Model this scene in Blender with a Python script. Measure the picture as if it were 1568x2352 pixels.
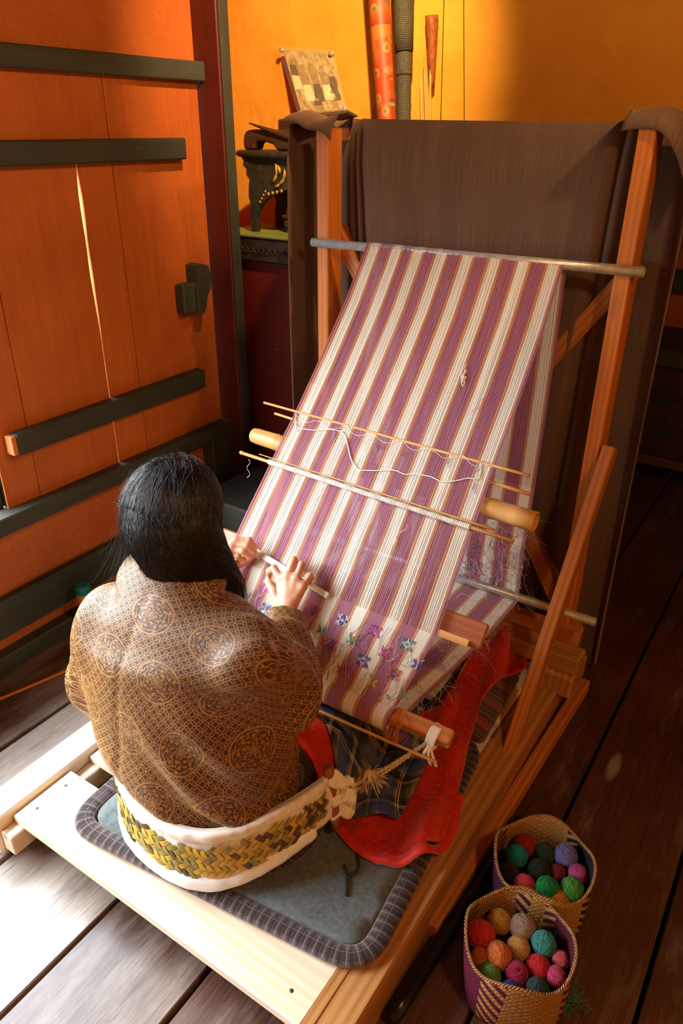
import bpy, bmesh, math, random
import numpy as np
from mathutils import Vector, Matrix, noise as mnoise
from mathutils.geometry import delaunay_2d_cdt

for _o in list(bpy.data.objects):
    bpy.data.objects.remove(_o)
random.seed(7)
RNG = np.random.default_rng(7)
SC = bpy.context.scene
COL = SC.collection
PI = math.pi

# ------------------------------------------------------------------ camera
cam = bpy.data.cameras.new('camera')
cam_o = bpy.data.objects.new('camera', cam)
COL.objects.link(cam_o)
cam.sensor_fit = 'VERTICAL'
cam.sensor_height = 36.0
cam.lens = 1700.0 / 2352.0 * 36.0
cam.clip_start = 0.05
_f = Vector((-0.488, 0.741, -0.461)).normalized()
_r = Vector((0.834, 0.552, 0.005))
_r = (_r - _f * _r.dot(_f)).normalized()
_u = _r.cross(_f)
cam_o.matrix_world = Matrix(((_r.x, _u.x, -_f.x, 0), (_r.y, _u.y, -_f.y, 0), (_r.z, _u.z, -_f.z, 1.6), (0, 0, 0, 1)))
SC.camera = cam_o

# ------------------------------------------------------------------ colour management
SC.view_settings.view_transform = 'Standard'
SC.view_settings.look = 'None'
SC.view_settings.gamma = 1.0
SC.view_settings.use_curve_mapping = False
SC.view_settings.exposure = 0.0

SC.cycles.max_bounces = 6; SC.cycles.diffuse_bounces = 4; SC.cycles.glossy_bounces = 2; SC.cycles.transmission_bounces = 2; SC.cycles.transparent_max_bounces = 6
SC.cycles.caustics_reflective = False; SC.cycles.caustics_refractive = False

# ------------------------------------------------------------------ sky seen through the window
wd = bpy.data.worlds.new('sky'); SC.world = wd; wd.use_nodes = True
_nt = wd.node_tree
_bg = _nt.nodes['Background']
_bg.inputs['Color'].default_value = (0.86, 0.94, 1.0, 1)
_bg.inputs['Strength'].default_value = 28.0
_tc = _nt.nodes.new('ShaderNodeTexCoord'); _sx = _nt.nodes.new('ShaderNodeSeparateXYZ'); _cr = _nt.nodes.new('ShaderNodeValToRGB')
_nt.links.new(_tc.outputs['Generated'], _sx.inputs[0]); _nt.links.new(_sx.outputs['Z'], _cr.inputs[0]); _nt.links.new(_cr.outputs[0], _bg.inputs['Color'])
_e = _cr.color_ramp.elements          # ground and hillside below, bright overcast sky above
_e[0].position = 0.0; _e[0].color = (.07, .075, .065, 1)
_e[1].position = 0.28; _e[1].color = (.86, .94, 1.0, 1)

def light(name, kind, loc, energy, color, target=None, size=0.1, **kw):
    l = bpy.data.lights.new(name, kind)
    l.energy = energy; l.color = color
    o = bpy.data.objects.new(name, l); COL.objects.link(o); o.location = loc
    if kind == 'AREA':
        l.size = size
    else:
        l.shadow_soft_size = size
    for k, v in kw.items():
        setattr(l, k, v)
    if target is not None:
        d = Vector(target) - Vector(loc)
        o.rotation_euler = d.to_track_quat('-Z', 'Y').to_euler()
    return o

# window portal (left wall opening) so that the sky light is sampled well
pl = light('window_portal', 'AREA', (-2.06, 0.1, 1.14), 1.0, (1, 1, 1), target=(0, 0.1, 1.14), size=2.1)
pl.data.shape = 'RECTANGLE'; pl.data.size = 1.24; pl.data.size_y = 2.1
pl.rotation_euler = (0, -PI / 2, 0)
pl.data.cycles.is_portal = True
# warm lamps of the room: a spot at the upper right, a bulb behind the photographer
light('warm_spot', 'SPOT', (-0.90, 1.60, 2.55), 200, (1.0, 0.62, 0.30), target=(-1.90, 2.6, 1.62), size=0.03,
      spot_size=math.radians(62), spot_blend=0.8)
light('warm_spot_right', 'SPOT', (0.35, 1.55, 2.35), 62, (1.0, 0.60, 0.28), target=(-2.0, 1.7, 1.3), size=0.03,
      spot_size=math.radians(60), spot_blend=0.5)
light('warm_bulb', 'POINT', (0.75, 0.35, 2.35), 54, (1.0, 0.60, 0.27), size=0.09)

# ------------------------------------------------------------------ naming / grouping helpers
WM = {}
def _place(o, parent, M):
    M = M if M is not None else Matrix.Identity(4)
    WM[o.name] = M
    if parent is not None:
        o.parent = parent
        o.matrix_parent_inverse = WM[parent.name].inverted()
    o.matrix_basis = M

def thing(name, label, cat, loc=(0, 0, 0), group=None, kind=None):
    o = bpy.data.objects.new(name, None); COL.objects.link(o)
    o.empty_display_size = 0.05
    _place(o, None, Matrix.Translation(loc))
    tag(o, label, cat, group, kind)
    return o

def tag(o, label=None, cat=None, group=None, kind=None):
    if label: o['label'] = label
    if cat: o['category'] = cat
    if group: o['group'] = group
    if kind: o['kind'] = kind
    return o

def mesh(name, verts, faces, mat, parent=None, smooth=False, M=None, mats=None, fmat=None, uv=None):
    me = bpy.data.meshes.new(name)
    me.from_pydata([tuple(map(float, v)) for v in verts], [], [tuple(map(int, f)) for f in faces])
    return mesh_from(name, me, mat, parent, smooth, M, mats, fmat, uv)

def mesh_from(name, me, mat, parent=None, smooth=False, M=None, mats=None, fmat=None, uv=None):
    for m in (mats or [mat]):
        if m is not None: me.materials.append(m)
    if fmat is not None:
        me.polygons.foreach_set('material_index', np.asarray(fmat, dtype=np.int32))
    if smooth:
        me.polygons.foreach_set('use_smooth', np.ones(len(me.polygons), dtype=bool))
    if uv is not None:       # per-vertex uv
        lay = me.uv_layers.new(name='UVMap')
        idx = np.empty(len(me.loops), dtype=np.int32); me.loops.foreach_get('vertex_index', idx)
        lay.data.foreach_set('uv', np.asarray(uv, dtype=np.float32)[idx].ravel())
    me.update()
    o = bpy.data.objects.new(name, me); COL.objects.link(o)
    _place(o, parent, M)
    return o

def copy_part(src, parent, M):
    o = bpy.data.objects.new(src.name.split('.')[0], src.data); COL.objects.link(o)
    _place(o, parent, M)
    return o

def frame(p0, p1, up=(0, 0, 1)):
    p0 = Vector(p0); p1 = Vector(p1)
    x = (p1 - p0).normalized()
    u = Vector(up)
    if abs(x.dot(u.normalized())) > 0.98: u = Vector((0, 1, 0))
    y = u.cross(x).normalized(); z = x.cross(y)
    return Matrix(((x.x, y.x, z.x, p0.x), (x.y, y.y, z.y, p0.y), (x.z, y.z, z.z, p0.z), (0, 0, 0, 1))), (p1 - p0).length

def box_mesh(name, sx, sy, sz, bev=0.003, seg=1, jit=0.0, x0=0.0):
    """box from x0..x0+sx, centred in y and z"""
    bm = bmesh.new()
    bmesh.ops.create_cube(bm, size=1)
    for v in bm.verts:
        v.co = Vector(((v.co.x + .5) * sx + x0, v.co.y * sy, v.co.z * sz))
        if jit: v.co += Vector((random.uniform(-jit, jit), random.uniform(-jit, jit), random.uniform(-jit, jit)))
    if bev > 0:
        bmesh.ops.bevel(bm, geom=list(bm.edges), offset=min(bev, sx * .4, sy * .4, sz * .4), segments=seg, affect='EDGES', profile=0.5)
    me = bpy.data.meshes.new(name); bm.to_mesh(me); bm.free()
    return me

def beam(name, p0, p1, w, h, mat, parent=None, up=(0, 0, 1), bev=0.003, seg=1, jit=0.0):
    """bar from p0 to p1; w across (local y), h along up (local z); local x runs along the bar"""
    M, L = frame(p0, p1, up)
    return mesh_from(name, box_mesh(name, L, w, h, bev, seg, jit), mat, parent, False, M)

def slab(name, lo, hi, mat, parent=None, bev=0.003, along='x', jit=0.0):
    """axis-aligned box given by corners; along = grain axis"""
    lo = Vector(lo); hi = Vector(hi); c = (lo + hi) / 2; s = hi - lo
    if along == 'x': return beam(name, (lo.x, c.y, c.z), (hi.x, c.y, c.z), s.y, s.z, mat, parent, bev=bev, jit=jit)
    if along == 'y': return beam(name, (c.x, lo.y, c.z), (c.x, hi.y, c.z), s.x, s.z, mat, parent, bev=bev, jit=jit)
    return beam(name, (c.x, c.y, lo.z), (c.x, c.y, hi.z), s.x, s.y, mat, parent, up=(0, 1, 0), bev=bev, jit=jit)

def catmull(pts, n):
    P = [Vector(p) for p in pts]
    if len(P) < 3: return [P[0].lerp(P[-1], i / n) for i in range(n + 1)]
    P = [P[0] * 2 - P[1]] + P + [P[-1] * 2 - P[-2]]
    out = []
    m = len(P) - 3
    for k in range(n + 1):
        t = k / n * m; i = min(int(t), m - 1); t -= i
        a, b, c, d = P[i:i + 4]
        out.append(0.5 * ((2 * b) + (c - a) * t + (2 * a - 5 * b + 4 * c - d) * t * t + (3 * b - a - 3 * c + d) * t ** 3))
    return out

def tube_geo(pts, r, sides=8, cap=True, flat=1.0):
    P = [Vector(p) for p in pts]; n = len(P)
    R = [r] * n if not hasattr(r, '__len__') else list(r)
    verts = []; faces = []
    prev = None
    for i in range(n):
        t = (P[min(i + 1, n - 1)] - P[max(i - 1, 0)]).normalized()
        if prev is None:
            a = Vector((0, 0, 1)) if abs(t.z) < .9 else Vector((1, 0, 0))
            u = t.cross(a).normalized()
        else:
            u = (prev - t * prev.dot(t)).normalized()
        prev = u; v = t.cross(u)
        for k in range(sides):
            a = 2 * PI * k / sides
            verts.append(P[i] + u * (R[i] * math.cos(a)) + v * (R[i] * math.sin(a) * flat))
    for i in range(n - 1):
        for k in range(sides):
            a = i * sides + k; b = i * sides + (k + 1) % sides
            faces.append((a, b, b + sides, a + sides))
    if cap:
        faces.append(tuple(range(sides - 1, -1, -1)))
        faces.append(tuple((n - 1) * sides + k for k in range(sides)))
    return verts, faces

def tube(name, pts, r, mat, parent=None, sides=10, smooth=True, flat=1.0):
    v, f = tube_geo(pts, r, sides, True, flat)
    o = mesh(name, v, f, mat, parent, smooth)
    return o

def stick(name, p0, p1, r, mat, parent=None, sides=10, flat=1.0, rough=0.0, n=8, taper=None):
    """round bar with local x along it (for grain)"""
    M, L = frame(p0, p1)
    pts = []; rr = []
    for i in range(n + 1):
        t = i / n
        pts.append((L * t, rough * mnoise.noise((t * 3, r * 90, 1.3)), rough * mnoise.noise((t * 3, r * 90, 7.3))))
        k = 1.0
        if taper: k = taper[0] + (taper[1] - taper[0]) * t
        rr.append(r * k)
    v, f = tube_geo(pts, rr, sides, True, flat)
    return mesh(name, v, f, mat, parent, True, M)

def join_geo(parts):
    V = []; F = []
    for v, f in parts:
        o = len(V); V.extend(v); F.extend(tuple(i + o for i in q) for q in f)
    return V, F

def box_geo(c, s, R=None):
    c = Vector(c); hs = Vector(s) / 2
    v = []
    for x in (-1, 1):
        for y in (-1, 1):
            for z in (-1, 1):
                p = Vector((x * hs.x, y * hs.y, z * hs.z))
                if R is not None: p = R @ p
                v.append(c + p)
    f = [(0, 1, 3, 2), (4, 6, 7, 5), (0, 4, 5, 1), (2, 3, 7, 6), (0, 2, 6, 4), (1, 5, 7, 3)]
    return v, f

def lathe(name, prof, mat, parent=None, loc=(0, 0, 0), segs=24, smooth=True, M=None):
    v = []; f = []
    n = len(prof)
    for i, (r, z) in enumerate(prof):
        for k in range(segs):
            a = 2 * PI * k / segs
            v.append((r * math.cos(a), r * math.sin(a), z))
    for i in range(n - 1):
        for k in range(segs):
            a = i * segs + k; b = i * segs + (k + 1) % segs
            f.append((a, b, b + segs, a + segs))
    f.append(tuple(range(segs - 1, -1, -1))); f.append(tuple((n - 1) * segs + k for k in range(segs)))
    return mesh(name, v, f, mat, parent, smooth, M if M is not None else Matrix.Translation(loc))

def nz(x, y, z=0.0, s=1.0):
    return mnoise.noise((x * s, y * s, z * s))

def sheet(name, poly, zf, mat, parent=None, res=0.012, thick=0.004, smooth=True, uvf=None, xyf=None, edge_round=0.0):
    """cloth lying over things: polygon in plan, height zf(x, y), real thickness"""
    P = [Vector((p[0], p[1])) for p in poly]
    B = []
    for i in range(len(P)):
        a, b = P[i], P[(i + 1) % len(P)]
        m = max(1, int((b - a).length / res))
        for k in range(m): B.append(a.lerp(b, k / m))
    xs = [p.x for p in P]; ys = [p.y for p in P]
    def inside(x, y):
        c = False; j = len(P) - 1
        for i in range(len(P)):
            if (P[i].y > y) != (P[j].y > y) and x < (P[j].x - P[i].x) * (y - P[i].y) / (P[j].y - P[i].y) + P[i].x: c = not c
            j = i
        return c
    I = []
    x = min(xs)
    while x < max(xs):
        y = min(ys)
        while y < max(ys):
            qx = x + random.uniform(-.2, .2) * res; qy = y + random.uniform(-.2, .2) * res
            if inside(qx, qy) and min((Vector((qx, qy)) - b).length_squared for b in B) > (res * .55) ** 2:
                I.append(Vector((qx, qy)))
            y += res
        x += res
    nb = len(B)
    vo, eo, fo, _, _, _ = delaunay_2d_cdt(B + I, [], [list(range(nb))], 1, 1e-6)
    bset = set()
    cnt = {}
    for t in fo:
        for i in range(len(t)):
            e = tuple(sorted((t[i], t[(i + 1) % len(t)]))); cnt[e] = cnt.get(e, 0) + 1
    V = []; n = len(vo)
    for v in vo:
        z = zf(v.x, v.y)
        X, Y = (v.x, v.y) if xyf is None else xyf(v.x, v.y)
        V.append((X, Y, z + thick))
    for v in vo:
        z = zf(v.x, v.y)
        X, Y = (v.x, v.y) if xyf is None else xyf(v.x, v.y)
        V.append((X, Y, z))
    F = [tuple(t) for t in fo] + [tuple(i + n for i in reversed(t)) for t in fo]
    for t in fo:
        for i in range(len(t)):
            a, b = t[i], t[(i + 1) % len(t)]
            if cnt[tuple(sorted((a, b)))] == 1: F.append((b, a, a + n, b + n))
    uv = None
    uv = [(v.x, v.y) for v in vo] * 2 if uvf is None else [uvf(v.x, v.y) for v in vo] * 2
    return mesh(name, V, F, mat, parent, smooth, uv=uv)

# ------------------------------------------------------------------ materials
def col(h, a=1.0):
    h = h.lstrip('#'); c = [int(h[i:i + 2], 16) / 255 for i in (0, 2, 4)]
    return tuple(x / 12.92 if x <= .04045 else ((x + .055) / 1.055) ** 2.4 for x in c) + (a,)

class G:
    def __init__(s, name, rough=0.6, base='#808080', spec=0.5, metal=0.0, sheen=0.0, coat=0.0):
        s.m = bpy.data.materials.new(name); s.m.use_nodes = True
        s.nt = s.m.node_tree; s.b = s.nt.nodes['Principled BSDF']
        s.b.inputs['Roughness'].default_value = rough
        s.b.inputs['Base Color'].default_value = col(base)
        s.b.inputs['Specular IOR Level'].default_value = spec
        s.b.inputs['Metallic'].default_value = metal
        if sheen: s.b.inputs['Sheen Weight'].default_value = sheen
        if coat: s.b.inputs['Coat Weight'].default_value = coat
    def node(s, t, **kw):
        n = s.nt.nodes.new(t)
        for k, v in kw.items(): setattr(n, k, v)
        return n
    def put(s, sock, v):
        if hasattr(v, 'is_output') or isinstance(v, bpy.types.NodeSocket): s.nt.links.new(v, sock)
        else: sock.default_value = v
    def coord(s, kind='Object'): return s.node('ShaderNodeTexCoord').outputs[kind]
    def map(s, v, scale=(1, 1, 1), rot=(0, 0, 0), loc=(0, 0, 0)):
        n = s.node('ShaderNodeMapping'); s.put(n.inputs['Vector'], v)
        n.inputs['Scale'].default_value = scale; n.inputs['Rotation'].default_value = rot; n.inputs['Location'].default_value = loc
        return n.outputs[0]
    def noise(s, v, scale=5, detail=3, rough=.5, dist=0.0, out=0):
        n = s.node('ShaderNodeTexNoise'); s.put(n.inputs['Vector'], v)
        n.inputs['Scale'].default_value = scale; n.inputs['Detail'].default_value = detail
        n.inputs['Roughness'].default_value = rough; n.inputs['Distortion'].default_value = dist
        return n.outputs[out]
    def voro(s, v, scale=5, feature='F1', out='Distance', rand=1.0):
        n = s.node('ShaderNodeTexVoronoi', feature=feature); s.put(n.inputs['Vector'], v)
        n.inputs['Scale'].default_value = scale; n.inputs['Randomness'].default_value = rand
        return n.outputs[out]
    def wave(s, v, scale=5, dist=0.0, detail=2, axis='X', kind='BANDS', dscale=1.0):
        n = s.node('ShaderNodeTexWave', wave_type=kind)
        if kind == 'BANDS': n.bands_direction = axis
        else: n.rings_direction = axis
        s.put(n.inputs['Vector'], v); n.inputs['Scale'].default_value = scale
        n.inputs['Distortion'].default_value = dist; n.inputs['Detail'].default_value = detail; n.inputs['Detail Scale'].default_value = dscale
        return n.outputs['Fac']
    def ramp(s, f, stops, interp='LINEAR'):
        n = s.node('ShaderNodeValToRGB'); s.put(n.inputs[0], f); r = n.color_ramp; r.interpolation = interp
        while len(r.elements) > 1: r.elements.remove(r.elements[-1])
        for i, (p, c) in enumerate(stops):
            e = r.elements[0] if i == 0 else r.elements.new(p)
            e.position = p; e.color = col(c) if isinstance(c, str) else (c, c, c, 1)
        return n.outputs[0]
    def mix(s, f, a, b, blend='MIX'):
        n = s.node('ShaderNodeMix', data_type='RGBA', blend_type=blend)
        s.put(n.inputs['Factor'], f)
        s.put(n.inputs[6], col(a) if isinstance(a, str) else a); s.put(n.inputs[7], col(b) if isinstance(b, str) else b)
        return n.outputs[2]
    def math(s, op, a, b=0.0, c=0.0, clamp=False):
        n = s.node('ShaderNodeMath', operation=op, use_clamp=clamp)
        s.put(n.inputs[0], a); s.put(n.inputs[1], b)
        if op in ('COMPARE', 'SMOOTH_MIN', 'MULTIPLY_ADD', 'WRAP', 'PINGPONG'): s.put(n.inputs[2], c)
        return n.outputs[0]
    def vmath(s, op, a, b=(0, 0, 0), out=0):
        n = s.node('ShaderNodeVectorMath', operation=op); s.put(n.inputs[0], a); s.put(n.inputs[1], b)
        return n.outputs[out]
    def sep(s, v):
        n = s.node('ShaderNodeSeparateXYZ'); s.put(n.inputs[0], v); return n.outputs
    def comb(s, x, y, z=0.0):
        n = s.node('ShaderNodeCombineXYZ')
        for i, q in enumerate((x, y, z)): s.put(n.inputs[i], q)
        return n.outputs[0]
    def rand(s): return s.node('ShaderNodeObjectInfo').outputs['Random']
    def hsv(s, c, h=.5, sat=1.0, v=1.0):
        n = s.node('ShaderNodeHueSaturation'); s.put(n.inputs['Color'], c); s.put(n.inputs['Hue'], h); s.put(n.inputs['Saturation'], sat); s.put(n.inputs['Value'], v)
        return n.outputs[0]
    def bump(s, h, strength=.3, dist=.002):
        n = s.node('ShaderNodeBump'); s.put(n.inputs['Height'], h); n.inputs['Strength'].default_value = strength; n.inputs['Distance'].default_value = dist
        s.nt.links.new(n.outputs[0], s.b.inputs['Normal']); return n.outputs[0]
    def color(s, v): s.put(s.b.inputs['Base Color'], v); return s
    def rough(s, v): s.put(s.b.inputs['Roughness'], v); return s

def wood_mat(name, light_c, dark_c, rough=.55, grain=1.0, knots=0.0, vary=.18, spec=.4, wear=None, wear_amt=.5):
    g = G(name, rough, spec=spec)
    r = g.rand()
    co = g.coord('Object')
    off = g.comb(g.math('MULTIPLY', r, 31.7), g.math('MULTIPLY', r, 17.3), g.math('MULTIPLY', r, 5.1))
    v = g.vmath('ADD', co, off)
    st = g.map(v, (1.2, 26, 26))
    n1 = g.noise(st, 1.6 * grain, 4, .6, .6)
    n2 = g.noise(g.map(v, (3, 160, 160)), 1.5, 2, .5)
    rings = g.wave(g.map(v, (.9, 9, 9)), 2.2 * grain, 3.0, 2, 'Y', dscale=1.2)
    f = g.math('ADD', g.math('MULTIPLY', n1, .55), g.math('ADD', g.math('MULTIPLY', rings, .25), g.math('MULTIPLY', n2, .25)))
    c = g.ramp(f, [(.25, dark_c), (.75, light_c)])
    if knots:
        k = g.voro(g.map(v, (2.6, 9, 9)), 1.0)
        km = g.ramp(k, [(.0, 1.0), (.06, .8), (.12, 0.0)])
        kc = g.node('ShaderNodeMix', data_type='RGBA'); 
        c = g.mix(g.math('MULTIPLY', km, knots), c, '#4a2410')
    c = g.hsv(c, .5, 1.0, g.math('ADD', 1.0 - vary / 2, g.math('MULTIPLY', r, vary)))
    if wear:
        w = g.ramp(g.noise(v, 6, 5, .65), [(.45, 0.0), (.62, 1.0)])
        c = g.mix(g.math('MULTIPLY', w, wear_amt), c, wear)
    g.color(c)
    g.bump(f, .25, .0015)
    return g.m

def paint_mat(name, base, dark, rough=.5, bump=.25, chip=None, vary=.1, scale=1.0, spec=.35):
    """painted wood: broad tone drift, brushed grain, small chips"""
    g = G(name, rough, spec=spec)
    r = g.rand(); co = g.coord('Object')
    v = g.vmath('ADD', co, g.comb(g.math('MULTIPLY', r, 13.7), g.math('MULTIPLY', r, 7.3), 0.0))
    n = g.noise(v, 3.0 * scale, 4, .6)
    st = g.noise(g.map(v, (2, 40, 40)), 1.5, 4, .6, .5)
    f = g.math('ADD', g.math('MULTIPLY', n, .6), g.math('MULTIPLY', st, .4))
    c = g.ramp(f, [(.3, dark), (.7, base)])
    c = g.hsv(c, .5, 1.0, g.math('ADD', 1 - vary / 2, g.math('MULTIPLY', r, vary)))
    if chip:
        k = g.ramp(g.noise(g.map(v, (6, 30, 30)), 3, 3, .7), [(.70, 0.0), (.74, 1.0)])
        c = g.mix(k, c, chip)
    g.color(c); g.bump(st, bump, .002)
    return g.m

def plain_mat(name, c1, c2, rough=.7, scale=40, bump=.3, dist=.001, sheen=0.0, metal=0.0, spec=.4, detail=3):
    g = G(name, rough, sheen=sheen, metal=metal, spec=spec)
    n = g.noise(g.coord('Object'), scale, detail, .6)
    g.color(g.ramp(n, [(.3, c1), (.7, c2)])); g.bump(n, bump, dist)
    return g.m
# ================================================================== THE ROOM
XW = -2.0           # left wall plane
YB = 2.60           # yellow wall plane

# -- materials of the room
def floor_mat(wear):
    g = G('floor_board_paint', .42, spec=.9)
    r = g.rand(); co = g.coord('Object')
    v = g.vmath('ADD', co, g.comb(g.math('MULTIPLY', r, 23.7), g.math('MULTIPLY', r, 11.3), 0.0))
    big = g.noise(v, 2.2, 5, .62)
    fine = g.noise(g.map(v, (5.0, 130, 130)), 1.6, 5, .7, .6)
    f = g.math('ADD', g.math('MULTIPLY', big, .55), g.math('MULTIPLY', fine, .45))
    c = g.ramp(f, [(.28, '#24110a'), (.5, '#47281a'), (.72, '#6d452e')])
    # worn grey-blue places where the varnish has gone; high wear paints in window glare
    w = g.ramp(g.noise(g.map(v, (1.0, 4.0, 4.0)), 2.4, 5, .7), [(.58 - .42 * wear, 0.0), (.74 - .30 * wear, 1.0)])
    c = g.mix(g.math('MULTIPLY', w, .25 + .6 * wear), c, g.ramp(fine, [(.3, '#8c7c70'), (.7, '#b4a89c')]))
    # knots
    k = g.voro(g.map(v, (1.5, 5.0, 5.0)), 1.0)
    km = g.ramp(k, [(.05, 1.0), (.10, 0.0)])
    c = g.mix(g.math('MULTIPLY', km, .7), c, '#8f959a')
    sc = g.ramp(g.noise(g.map(v, (3, 110, 110)), 2.2, 3, .6), [(.62, 0.0), (.68, 1.0)])
    c = g.mix(g.math('MULTIPLY', sc, .55), c, '#130a06')
    c = g.hsv(c, .5, 1.0, g.math('ADD', .85, g.math('MULTIPLY', r, .3)))
    g.color(c)
    g.rough(g.math('ADD', .24, g.math('MULTIPLY', fine, .32)))
    g.bump(f, .4, .0014)
    return g.m
def plaster_mat():
    g = G('yellow_plaster', .75, spec=.25)
    co = g.coord('Object')
    n = g.noise(co, 3.5, 5, .6); n2 = g.noise(co, 26, 4, .6)
    c = g.ramp(n, [(.3, '#e09a2c'), (.7, '#f0b03e')])
    spots = g.ramp(g.voro(co, 9.0), [(.02, 1.0), (.045, 0.0)])
    c = g.mix(g.math('MULTIPLY', spots, .35), c, '#8a4a0c')
    g.color(c)
    g.bump(g.math('ADD', g.math('MULTIPLY', n2, .4), g.noise(co, 7, 3, .6)), .45, .012)
    return g.m
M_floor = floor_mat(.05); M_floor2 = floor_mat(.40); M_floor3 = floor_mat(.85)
M_plaster = plaster_mat()
M_orange = paint_mat('orange_panel_paint', '#c06a2e', '#a04e1c', .5, .3, vary=.10)
M_black = paint_mat('black_green_paint', '#44473e', '#2b2d26', .55, .35, chip='#8a6a50', vary=.1)
M_dred = paint_mat('dark_red_paint', '#5c1d10', '#3b120a', .45, .25)
M_cabred = paint_mat('cabinet_red_paint', '#6a1a10', '#4c100a', .40, .15, chip='#9a6a58', vary=.02)
M_dark = plain_mat('dark_underside', '#0e0a08', '#17110d', .9, 20, .2)
M_ceil = wood_mat('ceiling_boards', '#7a4a24', '#4a2a12', .7)

# -- floor: boards running away from the camera, dark sub-floor in the joints
floor = slab('floor', (-2.8, -1.75, -.06), (1.95, 4.25, -.034), M_dark, None, bev=0)
ext = slab('floor_plank', (-2.8, 2.2, -.033), (-2.035, 4.2, -.002), M_floor, floor, .003, 'y')
tag(floor, 'dark worn wooden board floor with open joints', None, kind='structure')
joints = [-2.03, -1.69, -1.36, -1.045, -.757, -.50, -.252, .03, .32, .61, .90, 1.20, 1.55, 1.93]
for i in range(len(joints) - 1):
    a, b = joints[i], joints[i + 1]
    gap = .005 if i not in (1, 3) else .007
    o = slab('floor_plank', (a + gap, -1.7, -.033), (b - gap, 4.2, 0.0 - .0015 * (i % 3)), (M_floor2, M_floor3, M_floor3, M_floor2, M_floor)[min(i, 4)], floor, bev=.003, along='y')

# -- yellow plastered wall with a soft rounded outer corner, and its return
def back_wall():
    # front face, rounded free end, rear face: a wall 0.3 m thick that stops at the passage to the far room
    r = .15; path = [(-2.75 + 2.0 * k / 40, YB) for k in range(41)]
    for k in range(1, 17):
        a = -PI / 2 + k / 16 * PI
        path.append((-.75 + r * math.cos(a), YB + r + r * math.sin(a)))
    path += [(-.75 - 2.0 * k / 12, YB + 2 * r) for k in range(1, 13)]
    n = 28; V = []; F = []
    for (x, y) in path:
        for j in range(n + 1):
            z = 2.7 * j / n
            V.append((x, y + .006 * nz(x, z, 1.0, 3.0) + .004 * nz(x, z, 4.0, 8.0), z))
    for i in range(len(path) - 1):
        for j in range(n):
            a = i * (n + 1) + j
            F.append((a, a + n + 1, a + n + 2, a + 1))
    F.append(tuple(i * (n + 1) for i in range(len(path))))
    F.append(tuple(i * (n + 1) + n for i in reversed(range(len(path)))))
    return tag(mesh('wall_back', V, F, M_plaster, None, True), 'ochre yellow plastered wall behind the loom', kind='structure')
back_wall()
tag(slab('wall_lintel', (-.95, 2.6, 1.60), (1.95, 2.9, 2.7), M_plaster, None, 0), 'yellow plastered wall above the passage to the far room', kind='structure')
tag(slab('wall_far', (-2.8, 4.2, 0), (1.95, 4.3, 2.7), M_orange, None, 0), 'orange painted wall at the far end of the room', kind='structure')
tag(slab('wall_right', (1.93, -1.75, 0), (2.03, 4.25, 2.7), M_plaster, None, 0), 'yellow plastered side wall', kind='structure')
tag(slab('wall_front', (-2.05, -1.83, 0), (1.95, -1.73, 2.7), M_plaster, None, 0), 'yellow plastered wall behind the photographer', kind='structure')
tag(slab('ceiling', (-2.8, -1.83, 2.7), (2.03, 4.3, 2.78), M_ceil, None, 0), 'wooden board ceiling', kind='structure')
tag(slab('wall_niche', (-2.82, 2.2, 0), (-2.75, 4.25, 2.7), M_plaster, None, 0), 'yellow plastered side of the corner niche', kind='structure')

tag(slab('wall_corner', (-2.82, 2.15, 0), (-2.0, 2.2, 2.7), M_plaster, None, 0), 'short return wall hidden behind the corner post', kind='structure')
# -- left timber wall: lower panel, upper panel, window opening, plank shutter
lw = join_geo([box_geo((XW - .045, .25, .245), (.07, 3.95, .49)), box_geo((XW - .045, .25, 2.26), (.07, 3.95, .94)),
               box_geo((XW - .045, -1.35, 1.13), (.07, .78, 1.32))])
tag(mesh('wall_left', lw[0], lw[1], M_orange), 'orange painted timber wall under and above the shutter', kind='structure')
tag(slab('trim_1', (XW - .02, -1.7, 1.735), (XW + .035, 2.16, 1.79), M_black, None, .004, 'y', .002), 'black beam running above the plank shutter', kind='structure')
tag(slab('trim_2', (XW - .06, -1.7, .478), (XW + .045, 2.16, .535), M_black, None, .004, 'y', .002), 'black sill beam under the plank shutter', kind='structure')
tag(slab('trim_3', (XW - .02, -1.7, .118), (XW + .02, 2.16, .252), M_black, None, .004, 'y'), 'broad black band low on the left wall', kind='structure')
tag(slab('trim_4', (XW - .02, -1.7, .0), (XW + .035, 2.16, .065), M_black, None, .004, 'y', .002), 'black skirting at the foot of the left wall', kind='structure')
tag(slab('trim_5', (XW - .02, -1.7, 2.02), (XW + .03, 1.98, 2.10), M_black, None, .004, 'y'), 'black batten high on the orange panel', kind='structure')
po = slab('trim_6', (XW - .04, 2.14, 0), (XW + .10, 2.195, 2.7), M_dred, None, .004, 'z')
tag(po, 'dark red corner post with grey green edge beside the yellow wall', kind='structure')
slab('edge_strip', (XW + .10, 2.147, .3), (XW + .106, 2.193, 2.7), M_black, po, .001, 'z', .0015)
tag(slab('trim_7', (XW - .01, 1.80, .05), (XW + .05, 1.87, .48), M_black, None, .004, 'z'), 'short black upright under the sill beam', kind='structure')
tag(slab('trim_8', (XW - .01, 2.02, .05), (XW + .05, 2.14, .48), M_black, None, .004, 'z'), 'wide black upright under the sill beside the corner post', kind='structure')

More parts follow.
